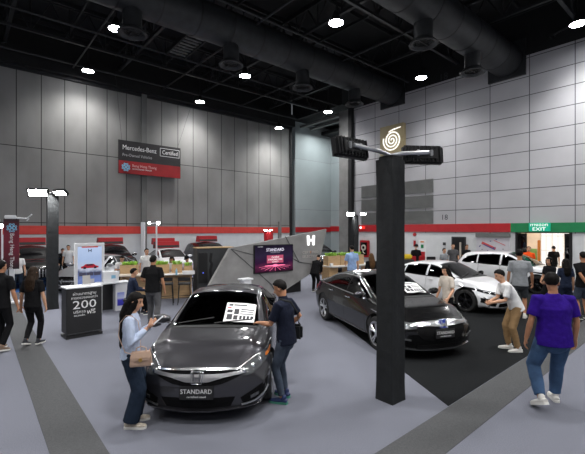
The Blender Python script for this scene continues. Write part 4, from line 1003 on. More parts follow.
    for i, (a, b, c, sg) in enumerate(arms):
        d = (c - b).normalized(); nrm = V(palm[i]) if palm[i] else -lat * sg * .8 - fwd * .3
        nrm = (nrm - d * nrm.dot(d)).normalized(); wd = d.cross(nrm) * sg                     # wd: towards the thumb
        kc = c + d * .085
        mb.tube([c - d * .02, c + d * .03, kc], [(.026, .02), (.038, .017), (.040, .014)], 0, 10, lat=wd, rnd=True)
        cu = curl[i]
        for q, (ln, off) in enumerate(((.068, .028), (.076, .009), (.070, -.010), (.055, -.028))):
            pts = [kc + wd * off - d * .02, kc + wd * off]; dirv = d; 
            for sgm in (.42, .32, .26):
                an = cu * (1. + .15 * q); dirv = (dirv * math.cos(an) + nrm * math.sin(an)).normalized(); nrm2 = None
                pts.append(pts[-1] + dirv * ln * sgm)
            rr = .0092 if near else .011
            (fing if near else mb).tube(pts, [rr, rr, rr * .95, rr * .88, rr * .75], 0, 8, lat=wd, rnd=True)
        t0 = c + d * .025 + wd * .026; t1 = t0 + (d * .55 + wd * .75 + nrm * .25).normalized() * .038; t2 = t1 + (d * .85 + wd * .2 + nrm * .45).normalized() * .032; t3 = t2 + (d + nrm * .5).normalized() * .022
        (fing if near else mb).tube([t0 - wd * .012, t0, t1, t2, t3], [.016, .015, .012, .0105, .009], 0, 8, lat=nrm, rnd=True)
    mt = [M[skin], M['eye'], M['lip'], M['hair']]
    bo = mb.build('body', mt, rt)
    evaluated(bo, [('REMESH', dict(mode='VOXEL', voxel_size=vox * .8)), ('SMOOTH', dict(factor=.5, iterations=3 if near else 2))])
    me = bo.data
    if near and fing.v:                                                       # weld the finger surfaces onto the same mesh
        bm = bmesh.new(); bm.from_mesh(me); b0 = [bm.verts.new(v) for v in fing.v]
        for f in fing.f:
            try: bm.faces.new([b0[j] for j in f])
            except ValueError: pass
        bmesh.ops.recalc_face_normals(bm, faces=bm.faces); bm.to_mesh(me); bm.free()
    me.polygons.foreach_set('use_smooth', [True] * len(me.polygons))
    RI = RH.transposed()
    if vox < .02:
        for p in me.polygons:
            q = p.center - hc
            if q.length > .16: continue
            q = RI @ q
            if q.y < .03: continue
            for sg in (1, -1):
                ex = (q.x - sg * .030) / .014; ez = (q.z - .012) / .0075
                if ex * ex + ez * ez < 1: p.material_index = 1
                ex = (q.x - sg * .031) / .021; ez = (q.z - .034) / .005
                if ex * ex + ez * ez < 1: p.material_index = 3
            ex = q.x / .022; ez = (q.z + .062) / .0065
            if ex * ex + ez * ez < 1 and q.y > .05: p.material_index = 2
    # ---- garments
    def garment(mb, name, m, vx, sm=2, amt=.006, sc=9):
        o = mb.build(name, m if isinstance(m, list) else [M[m]], rt)
        evaluated(o, [('REMESH', dict(mode='VOXEL', voxel_size=vx)), ('SMOOTH', dict(factor=.5, iterations=sm))])
        rough_up(o.data, amt, sc, len(rt.name)); o.data.polygons.foreach_set('use_smooth', [True] * len(o.data.polygons)); return o
    gv = max(vox, .010)
    mb = MB(); wf = .95 if female else 1.
    drop = .10 + hem
    mb.tube([p0 - d1 * drop, p0 - d1 * .02, waist, chest, sh - d2 * .045, sh + d2 * .01, nb - d2 * .005],
            [(.185 * g * wf, .135 * g), (.18 * g * wf, .135 * g), (.158 * g * wf, .122 * g), (.178 * g * wf, .128 * g), (.178 * (g * .5 + .5) * wf, .105), (.12 * wf, .082), (.066, .064)], 0, 22, lat=lat)
    for (a, b, c, sg) in arms:
        if sleeve == 'short': mb.tube([a - lat * (sg * .07) + d2 * .0, a, a.lerp(b, .4), a.lerp(b, .78)], [.062, .066 * (g * .5 + .5), .064 * (g * .5 + .5), .063 * (g * .5 + .5)], 0, 14, rnd=False)
        elif sleeve == 'long':
            mb.tube([a - lat * (sg * .07), a, a.lerp(b, .5), b, b.lerp(c, .5), c - (c - b).normalized() * .02], [.058, .064, .062, .060, .049, .040], 0, 14)
        else: mb.ball(a, .055, 0, 12)
    if collar: mb.tube([nb - d2 * .015, nb + d3 * .03], [(.072, .068), (.064, .064)], 0, 16, lat=lat)
    garment(mb, 'shirt', top, gv)
    mb = MB()
    mb.tube([p0 + d1 * (.05), p0 - d1 * .0, p0 - V((0, 0, .09))], [(.160 * g, .112 * g), (.170 * g, .122 * g), (.155 * g, .115 * g)], 0, 20, lat=(1, 0, 0), rnd=True)
    for (a, b, c, tr, lf, sg) in legs:
        if leg == 'wide': pr = [(.0, .100), (.4, .104), (1., .102)], [(.5, .103), (.985, .106)]
        elif leg == 'shorts': pr = [(.0, .095), (.4, .09), (.92, .082)], []
        elif leg == 'skirt': pr = [(.0, .10), (.4, .10), (.95, .10)], []
        elif leg == 'loose': pr = [(.0, .098), (.4, .09), (1., .074)], [(.4, .07), (.93, .058)]
        else: pr = [(.0, .093), (.4, .082), (1., .063)], [(.35, .062), (.93, .048)]
        gg = (g * .6 + .4)
        pts = [a.lerp(b, t) for t, r in pr[0]] + [b.lerp(c, t) for t, r in pr[1]]; rs = [r * gg for t, r in pr[0]] + [r * gg for t, r in pr[1]]
        mb.tube(pts, rs, 0, 14)
    garment(mb, 'shorts' if leg == 'shorts' else 'skirt' if leg == 'skirt' else 'trousers', bottom, gv, 2, .007, 7)
    # shoes
    for (a, b, c, tr, lf, sg) in legs:
        t = math.radians(tr); pitch = math.atan2(lf, .17); Rf = Matrix.Rotation(-t, 3, 'Z') @ Matrix.Rotation(-pitch, 3, 'X')
        base = c - Rf @ V((0, 0, .085))
        def P(px, py, pz): return base + Rf @ V((px, py, pz))
        mb = MB(); prof = [(-.075, .030, .035, .04), (-.06, .037, .045, .055), (0, .038, .048, .062), (.06, .042, .04, .05), (.12, .044, .032, .038), (.165, .038, .026, .03), (.188, .02, .022, .02)]
        mb.tube([P(0, yy, .018 + zz_ * .62) for yy, w_, zz_, _ in prof], [(w_, zz_ * .75) for yy, w_, zz_, _ in prof], 0, 14, lat=Rf @ V((1, 0, 0)))
        mb.tube([P(0, -.01, .05), P(0, -.02, .10)], [(.038, .05), (.036, .046)], 0, 12, lat=Rf @ V((1, 0, 0)), rnd=True)
        so = mb.build('shoe', [M[shoe]], rt, True)
        mb = MB(); pl = []
        for yy, w_ in ((-.083, .022), (-.07, .036), (0, .040), (.06, .045), (.12, .047), (.17, .038), (.196, .018)): pl.append((w_, yy))
        poly = [P(w_, yy, .0) for w_, yy in pl] + [P(-w_, yy, .0) for w_, yy in reversed(pl)]
        mb.prism(poly, Rf @ V((0, 0, .028))); mb.build('sole', [M[sole]], so)
    # ---- hair
    mb = MB(); nu, nv = (30, 20) if vox < .012 else (22, 14); grid = []
    hr = V((.0855, .1045, .1005)) if female else V((.089, .109, .106)); hcen = V((0, -.012, .026))
    def keep(v):
        f = v.y
        if f > .55: t = .50 - (.12 if female else 0)
        elif f > .0: t = -.12 + (.62 - (.12 if female else 0)) * (f / .55) ** .6
        elif f > -.35: t = -.30 + .2 * (f + .35) / .35
        else: t = -.72 if hair != 'bald' else 2
        if hair in ('long', 'bun') and f < .35: t = min(t, -.75 + .9 * max(0, f + .1) / .45)
        return v.z > t
    vv = {}; fs = []
    for i in range(nv + 1):
        for j in range(nu):
            th = PI * i / nv; ph = 2 * PI * j / nu; v = V((math.sin(th) * math.cos(ph), math.sin(th) * math.sin(ph), math.cos(th)))
            nz = 1 + .06 * noise.noise(v * 5 + V((x, y, 0))) + (.02 if not female else .01) * noise.noise(v * 14)
            vv[i, j] = V((v.x * hr.x, v.y * hr.y, v.z * hr.z)) * nz, keep(v)
    idx = {}; vs = []
    for i in range(nv):
        for j in range(nu):
            q = [(i, j), (i, (j + 1) % nu), (i + 1, (j + 1) % nu), (i + 1, j)]
            if sum(vv[a][1] for a in q) >= 3:
                f = []
                for a in q:
                    if a not in idx: idx[a] = len(vs); vs.append(hc + RH @ (vv[a][0] + hcen))
                    f.append(idx[a])
                fs.append(f)
    mb.add(vs, fs)
    ho = mb.build('hair', [M[hmat]], rt, True)
    evaluated(ho, [('SOLIDIFY', dict(thickness=.018, offset=-1)), ('SUBSURF', dict(levels=1, render_levels=1))])
    if hair == 'long':
        mb = MB(); Lh = hairlen; b0 = hc + RH @ V((0, -.055, .03)); dn = V((0, -.10 - .9 * math.sin(le) * 0, -1)).normalized()
        b1 = hc + RH @ V((0, -.075, -.08)); b2 = b1 + V((0, -.045, -.10)); b3 = b2 + V((0, -.02 + .25 * math.sin(le), -(Lh - .18))); b4 = b3 + V((0, .01, -.08))
        mb.tube([b0, b1, b2, b3, b4], [(.084, .055), (.096, .058), (.112, .050), (.105, .038), (.060, .018)], 0, 16, lat=RH @ V((1, 0, 0)), rnd=True)
        for sg in (1, -1):
            a0 = hc + RH @ V((sg * .070, .015, .03)); a1 = hc + RH @ V((sg * .080, .012, -.06)); a2 = hc + RH @ V((sg * .085, -.012, -.15)); a3 = a2 + V((sg * .015, -.05, -Lh * .45))
            mb.tube([a0, a1, a2, a3], [(.016, .035), (.02, .04), (.024, .036), (.012, .016)], 0, 10, lat=RH @ V((1, 0, 0)), rnd=True)
        o2 = mb.build('hair_fall', [M[hmat]], rt)
        evaluated(o2, [('REMESH', dict(mode='VOXEL', voxel_size=max(.009, vox * .8))), ('SMOOTH', dict(factor=.5, iterations=2))]); rough_up(o2.data, .006, 22); o2.data.polygons.foreach_set('use_smooth', [True] * len(o2.data.polygons))
    if cap:
        mb = MB(); mb.lathe([(.0, .135), (.05, .128), (.085, .09), (.098, .04), (.10, .02)], (0, 0, 0), 0, 18); mb.v = [tuple(hc + RH @ (V(v) + V((0, -.012, 0)))) for v in mb.v]
        mb.tube([hc + RH @ V((0, .07, .045)), hc + RH @ V((0, .16, .035))], [(.07, .008), (.05, .006)], 0, 10, lat=RH @ V((1, 0, 0)), rnd=True); mb.build('cap', [M[cap]], rt, True)
    if mask:
        mb = MB(); mb.ball(hc + RH @ V((0, .035, -.055)), (.058, .062, .045), 0, 14, RH); mb.build('face_mask', [M['white_paper']], rt, True)
    info = dict(root=rt, k=k, arms=arms, sh=sh, nb=nb, hc=hc, p0=p0, d2=d2, lat=lat, fwd=fwd, waist=waist, chest=chest)
    return info
def world(info, p):
    r = info['root']; c, s = math.cos(r.rotation_euler.z), math.sin(r.rotation_euler.z); p = V(p) * info['k']
    return V((c * p.x - s * p.y, s * p.x + c * p.y, p.z)) + r.location
# ------------------------------------------------------------------ the people in the photo
WG = 'visitors'
# woman with phone and handbag
w1 = person('woman in light blue top and navy wide trousers, long black hair, looking at phone', -2.04, 4.92, (.95, .22), 1.655, 2, (-8, 22), hands=((.10, .20, 1.25), (-.10, .23, 1.24)),
       feet=((.10, .02, 0, 12), (-.10, .03, 0, -4)), top='shirt_lightblue', sleeve='long', bottom='trouser_navy', leg='wide', shoe='shoe_beige', sole='sole_white', hair='long', vox=.0085, female=True, curl=(.5, .5), palm=((-.5, -.2, 1), (.5, -.2, 1)), hairlen=.58, g=.92, hem=-.06)
mb = MB(); q = V((.01, .385, 1.215)); Rp = Matrix.Rotation(math.radians(55), 3, 'X'); mb.box((0, 0, 0), (.074, .15, .009), 0, None, .004)
ph = mb.build('mobile_phone', M['white']); ph.scale = (1, 1, 1)
def put(o, info, p, R):
    r = info['root']; o.location = world(info, p); o.rotation_euler = (Matrix.Rotation(r.rotation_euler.z, 3, 'Z') @ R).to_euler()
put(ph, w1, (.01, .34, 1.335), Matrix.Rotation(math.radians(40), 3, 'X')); tag(ph, 'white mobile phone in the hands of the woman in light blue', 'phone')
MB().box((0, 0, .006), (.066, .135, .004)).build('screen', mat('phone_screen', (.6, .65, .7), .2, emit=.4), ph)
# handbag on a shoulder strap
hb = empty('handbag', world(w1, (.235, .16, .83)), w1['root'].rotation_euler.z + PI / 2, 'small taupe leather handbag with gold clasp on a long strap at the woman\'s side', 'bag')
mb = MB(); mb.prism([(-.125, -.035, 0), (.125, -.035, 0), (.125, .035, 0), (-.125, .035, 0)], (0, 0, .01))
mb.v = []; mb.f = []; mb.m = []
mb.loft([[(sx * w_, sy * d_, z_) for sx, sy in ((-1, -1), (1, -1), (1, 1), (-1, 1))] for w_, d_, z_ in ((.118, .038, 0), (.125, .045, .02), (.118, .040, .12), (.105, .022, .175))]); mb.build('bag_body', M['leather_tan'], hb)
mb = MB(); mb.loft([[(sx * w_, y0, z_) for sx, y0 in ((-1, -.052 + e), (1, -.052 + e), (1, -.040 + e), (-1, -.040 + e))] for w_, z_, e in ((.09, .075, -.002), (.116, .11, .002), (.108, .172, .022))]); mb.build('flap', M['leather_tan'], hb)
mb = MB(); mb.cyl((0, -.050, .085), (0, -.064, .085), .022, 0, 14); mb.build('clasp', mat('brass', (.65, .42, .12), .3, metal=.9), hb)
mb = MB(); mb.tube([(-.06, 0, .17), (-.055, 0, .215), (0, 0, .235), (.055, 0, .215), (.06, 0, .17)], .007, 0, 8); mb.build('handle', M['leather_tan'], hb, True)
rz = hb.rotation_euler.z; inv = Matrix.Rotation(-rz, 3, 'Z')
def tob(p): return inv @ (world(w1, p) - hb.location)
mb = MB(); mb.tube([(-.11, 0, .15), tob((.215, -.03, 1.0)), tob((.165, -.118, 1.20)), tob((.118, -.108, 1.35)), tob((.112, -.04, 1.435)), tob((.112, .03, 1.435)), tob((.115, .105, 1.36)), tob((.15, .135, 1.2)), tob((.215, .15, 1.0)), (.11, 0, .15)], [(.009, .004)] * 10, 0, 6); mb.build('strap', M['leather_tan'], hb, True)
# man in navy by the grey saloon
m1 = person('man in navy polo shirt and dark jeans beside the grey saloon, reaching to its windscreen', -.10, 5.62, (-.86, .40), 1.72, 6, (6, 24), hands=((.26, .10, .98), (-.10, .36, 1.09)),
       feet=((.11, .06, 0, 14), (-.11, .0, 0, -8)), top='shirt_navy', bottom='denim_dark', leg='slim', shoe='shoe_blue', sole='sole_teal', vox=.0085, curl=(.4, .2), palm=(None, (.3, .3, -1)), collar=True, skin='skin_tan')
sb = empty('shoulder_bag', world(m1, (.225, -.07, .84)), m1['root'].rotation_euler.z, 'black shoulder bag on a strap across the back of the man in navy', 'bag')
mb = MB(); mb.box((0, 0, .10), (.085, .19, .22), 0, None, .03); mb.build('bag_body', M['cloth_black'], sb)
mb = MB(); mb.box((.047, 0, .09), (.02, .15, .13), 0, None, .008); mb.build('pocket', M['black_plastic'], sb)
inv2 = Matrix.Rotation(-m1['root'].rotation_euler.z, 3, 'Z')
def tob2(p): return inv2 @ (world(m1, p) - sb.location)
mb = MB(); mb.tube([(0, -.06, .20), tob2((.17, -.12, 1.10)), tob2((.06, -.165, 1.25)), tob2((-.06, -.11, 1.42)), tob2((-.085, .04, 1.45)), tob2((-.02, .16, 1.28)), tob2((.12, .15, 1.10)), (0, .06, .20)], [(.018, .004)] * 8, 0, 6, lat=(0, 0, 1)); mb.build('strap', M['cloth_black'], sb, True)
# man in purple
p1 = person('stocky man in purple t-shirt and blue jeans walking away across the aisle', 3.63, 5.42, (.10, 1), 1.84, 2, (-28, 10), hands=((.29, .06, .86), (-.31, .05, .86)),
       feet=((.12, .20, .0, 10), (-.22, -.12, .075, -14)), top='shirt_purple', bottom='denim', leg='loose', shoe='shoe_white', sole='sole_white', vox=.0085, g=1.22, skin='skin_tan', hem=.02)
# bowing man in white
p2 = person('man in white polo and khaki trousers bowing towards the white saloon, hands together', 4.48, 7.95, (-.97, .10), 1.70, 30, (0, 8), hands=((.05, .43, .98), (-.07, .43, .98)),
       feet=((.12, .02, 0, 8), (-.12, -.06, 0, -6)), top='shirt_white', bottom='trouser_khaki', leg='loose', shoe='shoe_white', sole='sole_white', vox=.0105, collar=False, curl=(.6, .6), g=1.0)
o = MB().box((0, 0, 0), (.07, .14, .01), bev=.003).build('mobile_phone', M['black_plastic']); put(o, p2, (-.01, .50, 1.035), Matrix.Rotation(.6, 3, 'X')); tag(o, 'dark mobile phone held by the bowing man in white', 'phone')
# woman in beige
person('woman in beige blouse with long dark hair, leaning to the black saloon', 3.72, 9.35, (-.92, -.42), 1.60, 6, (5, 20), hands=((.27, .10, .86), (-.20, .20, .90)),
       top='shirt_beige', bottom='trouser_black', leg='slim', hair='long', vox=.0105, female=True, hairlen=.42, g=.92)
# man in grey
person('man in grey t-shirt and dark shorts between the white car and the crossover', 6.32, 10.85, (.45, .85), 1.90, 0, (-15, 6), hands=((.28, .14, .88), None), feet=((.11, .08, 0, 10), (-.11, -.10, .0, -8)),
       top='shirt_grey', bottom='short_grey', leg='shorts', shoe='shoe_white', sole='sole_white', vox=.0115, skin='skin_tan', g=1.04)
# pair of women near the crossover's nose
person('woman in black top and skirt with dark hair standing by the crossover wheel', 7.75, 11.75, (-.9, -.3), 1.63, 0, (0, 12), hands=((.10, .24, .98), (-.08, .25, .96)), top='shirt_black', bottom='trouser_black', leg='skirt', hair='long', female=True, hairlen=.38, g=.9, curl=(.5, .5))
person('woman in dark navy dress seen from behind, between the woman and man in black', 8.02, 11.45, (.25, .95), 1.60, 0, (10, 6), top='navy_dress', bottom='navy_dress', leg='skirt', hair='long', female=True, hairlen=.34, g=.95)
person('man in black t-shirt and blue shorts with hands clasped behind his back', 8.02, 10.75, (.05, 1), 1.84, 0, (0, 2), hands=((.05, -.20, .93), (-.05, -.20, .92)), top='shirt_black', bottom='denim_dark', leg='shorts', shoe='shoe_dark', g=1.06, curl=(.6, .6), skin='skin_tan')
# at the exit
p = onR((ex0 * .62 + ex1 * .38) + .05, 1.1)
person('person in orange polo shirt standing at the lobby door', 10.75, 17.75, (-.5, -.9), 1.70, 0, (0, 0), top='shirt_orange', bottom='trouser_black', collar=True, vox=.016)
for (t, n, lab, tp, hr, fc) in ((.50, -1.6, 'person in black with a cap of dark hair just inside the lobby', 'shirt_black', 'short', (.3, 1)), (.62, -3.2, 'person in white far back in the bright lobby', 'shirt_white', 'long', (-.4, -1)), (.74, -4.2, 'person in black jacket deepest in the lobby', 'trouser_grey', 'short', (.2, 1)), (.88, -2.2, 'person in dark clothes by the right lobby jamb', 'shirt_navy', 'long', (-1, .2))):
    q = onR(ex0 + (ex1 - ex0) * t, n); person(lab, q.x, q.y, fc, 1.66, 0, (0, 8), top=tp, bottom='trouser_black', hair=hr, vox=.02, group='people in the lobby', female=hr == 'long')
# sign stands in orange and green by the door
q = onR(ex0 + (ex1 - ex0) * .40, .5); r_ = empty('queue_sign', (q.x, q.y, 0), rotx(D2), 'tall green and orange sign stand at the lobby door', 'sign')
MB().box((0, 0, .95), (.32, .05, 1.3), bev=.01).build('sign_panel', mat('lime', (.30, .48, .12), .5), r_); MB().box((.24, 0, 1.05), (.12, .08, 1.9), bev=.02).build('orange_post', M['orange'], r_); MB().box((.05, 0, .05), (.6, .4, .1), bev=.02).build('sign_base', M['black_metal'], r_); MB().box((.0, 0, .25), (.05, .04, .4)).build('sign_post', M['black_metal'], r_)
# walking pair on the left
person('woman with long brown-black hair in black t-shirt and trousers walking away', -5.55, 8.33, (.0, 1), 1.66, 1, (0, 4), hands=((.25, .06, .84), (-.26, .0, .84)), feet=((.07, .10, .0, 5), (-.07, -.12, .05, -6)), top='shirt_black', bottom='trouser_black', hair='long', hmat='hair_dark_brown', female=True, shoe='shoe_dark', sole='sole_white', vox=.0105, hairlen=.36, hem=-.02, g=1.02)
person('man in black polo at the left picture edge walking away beside the woman in black', -5.93, 7.92, (.05, 1), 1.82, 1, (-6, 2), hands=((.27, .08, .86), (-.27, .0, .86)), feet=((.10, -.10, .03, 6), (-.10, .10, 0, -6)), top='shirt_black', bottom='trouser_black', shoe='sole_brown', vox=.0105, collar=True, skin='skin_tan')
# at the left counter
person('man in black polo and grey trousers standing with his back to us at the counter', -3.62, 10.1, (.12, 1), 1.78, 2, (0, 4), hands=((.28, .06, .86), (-.18, .20, 1.02)), feet=((.13, -.12, 0, 12), (-.12, .1, 0, -6)), top='shirt_black', bottom='trouser_grey', leg='loose', shoe='shoe_dark', sole='shoe_dark', collar=True, vox=.011, skin='skin_tan', g=1.08)
person('person in navy jacket seated in profile on a low stool at the counter', -4.62, 11.2, (.75, .55), 1.66, 6, (-6, 4), hands=((.14, .34, .74), (-.12, .36, .74)), sit=.50, feet=((.12, .38, 0, 5), (-.12, .36, 0, -5)), top='navy_dress', sleeve='long', bottom='trouser_black', vox=.0115, group=None)
person('man in white shirt standing behind the planters on the counter', -5.72, 15.3, (.4, -.9), 1.72, 0, (20, 8), top='shirt_white', bottom='trouser_black', vox=.016)
seat_at = lambda px, Y: at(px, Y)
for px, Y, lab, tp, hr, hd_, fc, ln, cp in ((121, 15.6, 'person in white bending low behind the left planter', 'shirt_white', 'short', (0, 30), (.6, -.8), 18, None), (172.5, 15.1, 'person in white top with bowed head seated behind the counter', 'shirt_white', 'long', (0, 28), (.1, -1), 12, None), (188, 15.3, 'person in pale pink top and dark cap seated behind the counter', 'shirt_pink', 'short', (0, 22), (-.2, -1), 8, 'shirt_black')):
    q = at(px, Y); person(lab, q.x, q.y, fc, 1.66, ln, hd_, hands=((.12, .36, .95), (-.12, .36, .95)), sit=.62, feet=((.12, .36, 0, 5), (-.12, .36, 0, -5)), top=tp, bottom='trouser_black', hair=hr, cap=cp, vox=.016, group=None, female=hr == 'long', z0=0)
# small far people on the left
q = at(17.5, 15.0); person('person in white shirt standing at the left wall cars beside the off-roader', q.x, q.y, (.6, -.8), 1.62, 0, (0, 5), top='shirt_white', bottom='trouser_navy', vox=.018)
q = at(68.5, 19.4); person('person in white t-shirt left of the tall lit screen', q.x, q.y, (.3, -.9), 1.70, 0, (0, 8), top='shirt_white', bottom='trouser_black', vox=.018)
q = at(61.5, 20.0); person('person in black bending beside the person in white near the tall lit screen', q.x, q.y, (.8, -.5), 1.52, 14, (0, 8), top='shirt_black', bottom='trouser_black', vox=.018)
# around the right-hand table
q = at(352, 15.4); person('man in light blue shirt standing with his back to us at the planter table', q.x, q.y, (-.25, 1), 1.83, 0, (15, 8), top='shirt_blue', bottom='trouser_black', collar=True, vox=.013, hands=(None, (-.16, .28, 1.02)))
q = at(371.5, 13.9); person('woman with long light brown hair in black, right of the man in light blue', q.x, q.y, (-.1, 1), 1.62, 0, (0, 6), top='shirt_black', bottom='trouser_black', hair='long', hmat='hair_brown', female=True, vox=.013, sleeve='long', hairlen=.36)
q = at(315.5, 15.6); person('person in dark suit bending forward in front of the grey cement wall', q.x, q.y, (.55, .85), 1.52, 32, (0, 26), top='trouser_black', sleeve='long', bottom='trouser_black', vox=.013, hands=((.12, .36, .85), (-.12, .36, .85)), g=1.15, leg='loose', hem=.06)
# far right, near the wall
for px, Y, hh, lab, tp, mk, fc in ((416, 19.5, 1.74, 'man in black cap and face mask seated behind the white saloon', 'shirt_black', True, (.1, -1)), (444, 18.2, 1.60, 'boy in grey shirt left of the tall person behind the crossover', 'shirt_grey', False, (.4, -.9)), (453, 19.6, 1.76, 'tall person in dark grey shirt behind the crossover tail', 'trouser_grey', False, (-.3, -1)), (466.5, 20.6, 1.68, 'person in black whose head shows over the crossover roof', 'shirt_black', False, (.2, -1))):
    q = at(px, Y); person(lab, q.x, q.y, fc, hh, 0, (0, 8), top=tp, bottom='trouser_black', vox=.018, mask=mk, cap='shirt_black' if mk else None, group=None)
# ------------------------------------------------------------------ furniture, stands, signs
def flood(root_post, zt, dirv, tilt, label, flip, power, arm=.55, size=1.):
    """flood lamp on a tube arm from the post top"""
    # flip = 1: the lens looks to the left of the arm, -1: to its right
    d = V((*dirv, 0)).normalized(); r = empty('flood_lamp', (root_post.x, root_post.y, zt), rotx(d), label, 'lamp', 'flood lamps on the draped posts')
    mb = MB(); mb.tube([(.0, 0, .06), (arm * .5, 0, .10), (arm + .25 * size, 0, .12)], .03 * size, 0, 10); mb.build('arm_tube', M['silver'], r, True)
    R = Matrix.Rotation(tilt * flip, 3, 'X'); c0 = V((arm + .20 * size, .10 * flip, .10)); S = Matrix.Diagonal((size, size * flip, size))
    mb = MB(); mb.box((0, 0, 0), (.62, .10, .28), 0, None, .03); mb.box((0, -.055, 0), (.40, .05, .15), 0, None, .01)
    for i in range(9): mb.box((-.24 + i * .06, -.055, 0), (.012, .04, .24))
    for x_ in (-.285, 0, .285): mb.box((x_, .055, 0), (.022 if x_ else .012, .04, .26))
    for z_ in (-.115, .115): mb.box((0, .055, z_), (.58, .04, .022))
    mb.v = [tuple(R @ (S @ V(v)) + c0) for v in mb.v]; hs = mb.build('housing', M['black_metal'], r)
    mb = MB()
    for i in (-1, 1): mb.box((i * .132, .050, 0), (.245, .012, .19))
    mb.v = [tuple(R @ (S @ V(v)) + c0) for v in mb.v]; mb.build('lens', M['flood_lens'], hs)
    for x_ in (arm + .1 * size, arm + .3 * size): mb = MB(); mb.box((x_, .03 * flip, .12), (.05 * size, .06, .09 * size), 0, None, .01); mb.build('clamp', M['silver'], r)
    l = bpy.data.lights.new('flood_light', 'AREA'); l.shape = 'RECTANGLE'; l.size = .55 * size; l.size_y = .22 * size; l.energy = power
    o = bpy.data.objects.new('flood_light', l); COL.objects.link(o)
    Rz = Matrix.Rotation(rotx(d), 3, 'Z'); nrm = Rz @ (R @ V((0, flip, 0))); o.location = V((root_post.x, root_post.y, zt)) + Rz @ (c0 + R @ V((0, .075 * size * flip, 0))); o.rotation_euler = nrm.to_track_quat('-Z', 'Y').to_euler()
    return r
def post(p, zt, half, rot, label, mat_='cloth_black'):
    """square post wrapped in black cloth: softly rippled faces"""
    r = empty('draped_post', (p.x, p.y, 0), rot, label, 'post')
    mb = MB(); nz = 40; rings = []; per = 32
    for i in range(nz + 1):
        z = zt * i / nz; ring = []
        for j in range(per):
            a = 2 * PI * j / per + PI / 4; c, s_ = math.cos(a), math.sin(a); q = 1 / max(abs(c), abs(s_)); x, y = half * c * q, half * s_ * q
            w = 1 + .05 * noise.noise(V((x * 6 + p.x, y * 6, z * 1.1))) + .035 * noise.noise(V((x * 14, y * 14 + p.y, z * 2.7))) + (.06 * max(0, .25 - z) / .25)
            ring.append((x * w, y * w, z))
        rings.append(ring)
    mb.loft(rings); mb.build('cloth_wrap', M[mat_], r, True, math.radians(60))
    mb = MB(); mb.box((0, 0, zt + .02), (half * 1.7, half * 1.7, .06), 0, None, .01); mb.build('top_plate', M['black_metal'], r)
    return r
c1 = ground(393.7, 404.8); pc1 = V((c1.x, c1.y + .185, 0))
post(pc1, 3.47, .142, math.radians(45 - 6), 'tall square post wrapped in black cloth in the right foreground', 'cloth_black')
flood(pc1, 3.47, (-1, -.75), -.16, 'flood lamp seen from behind on the left arm of the near draped post', -1, 60, .50)
flood(pc1, 3.47, (1, .10), -.12, 'flood lamp seen from behind on the right arm of the near draped post', 1, 60, .33)
pc2 = at(52.5, 12.2); post(pc2, 3.52, .145, math.radians(41), 'tall square post wrapped in black cloth behind the walking pair')
flood(pc2, 3.52, (-1, -.12), -.3, 'brightest flood lamp on the left arm of the left draped post', 1, 110, .16)
flood(pc2, 3.52, (1, -.30), -.8, 'tilted flood lamp on the right arm of the left draped post', -1, 60, .28, .8)
pc3 = at(354, 24.2); post(pc3, 3.35, .20, math.radians(38), 'tall draped black post at the far right wall')
flood(pc3, 3.35, (-1, -.3), -.3, 'flood lamp on the left arm of the far draped post', 1, 70, .10)
flood(pc3, 3.35, (1, -.5), -.5, 'small flood lamp on the right arm of the far draped post', -1, 40, .50, .6)
pc4 = at(268.5, 23.0); post(pc4, 2.36, .19, math.radians(40), 'red draped post with two lamps behind the grey cement wall', 'red_plain')
flood(pc4, 2.36, (-1, -.2), -.2, 'left lamp on the red post behind the cement wall', 1, 20, .13, .3)
flood(pc4, 2.36, (1, -.2), -.2, 'right lamp on the red post behind the cement wall', -1, 20, .13, .3)
# slim white pole with lamps by the left wall cars
pw = at(143, 17.6 + 4); 
r = empty('lamp_pole', (pw.x, pw.y, 0), 0, 'slim white pole in front of the panelled wall left of the counter', 'pole'); MB().box((0, 0, 1.45), (.19, .19, 2.9), bev=.02).build('pole_tube', M['white'], r)
pw = at(156.5, 18.9); r = empty('lamp_pole', (pw.x, pw.y, 0), 0, 'thin pale pole topped by two small bright lamps near the wall', 'lamp')
mb = MB(); mb.cyl((0, 0, 0), (0, 0, 2.80), .04, 0, 10); mb.tube([(-.34, 0, 2.77), (.18, 0, 2.81)], .03, 0, 8); mb.build('pole_tube', M['white'], r, True)
for x, s_ in ((-.34, .06), (.10, .085)): mb = MB(); mb.lathe([(0, -.02), (s_, 0), (s_ * .8, .10), (0, .14)], (x, -.05, 2.80), 0, 14, Matrix.Rotation(-PI / 2, 3, 'X')); hs = mb.build('lamp_head', M['white'], r, True); mb = MB(); mb.lathe([(0, 0), (s_ * .92, 0), (s_ * .92, -.015), (0, -.015)], (x, -.06, 2.80), 0, 14, Matrix.Rotation(PI / 2, 3, 'X')); mb.build('lens', M['flood_lens'], hs)
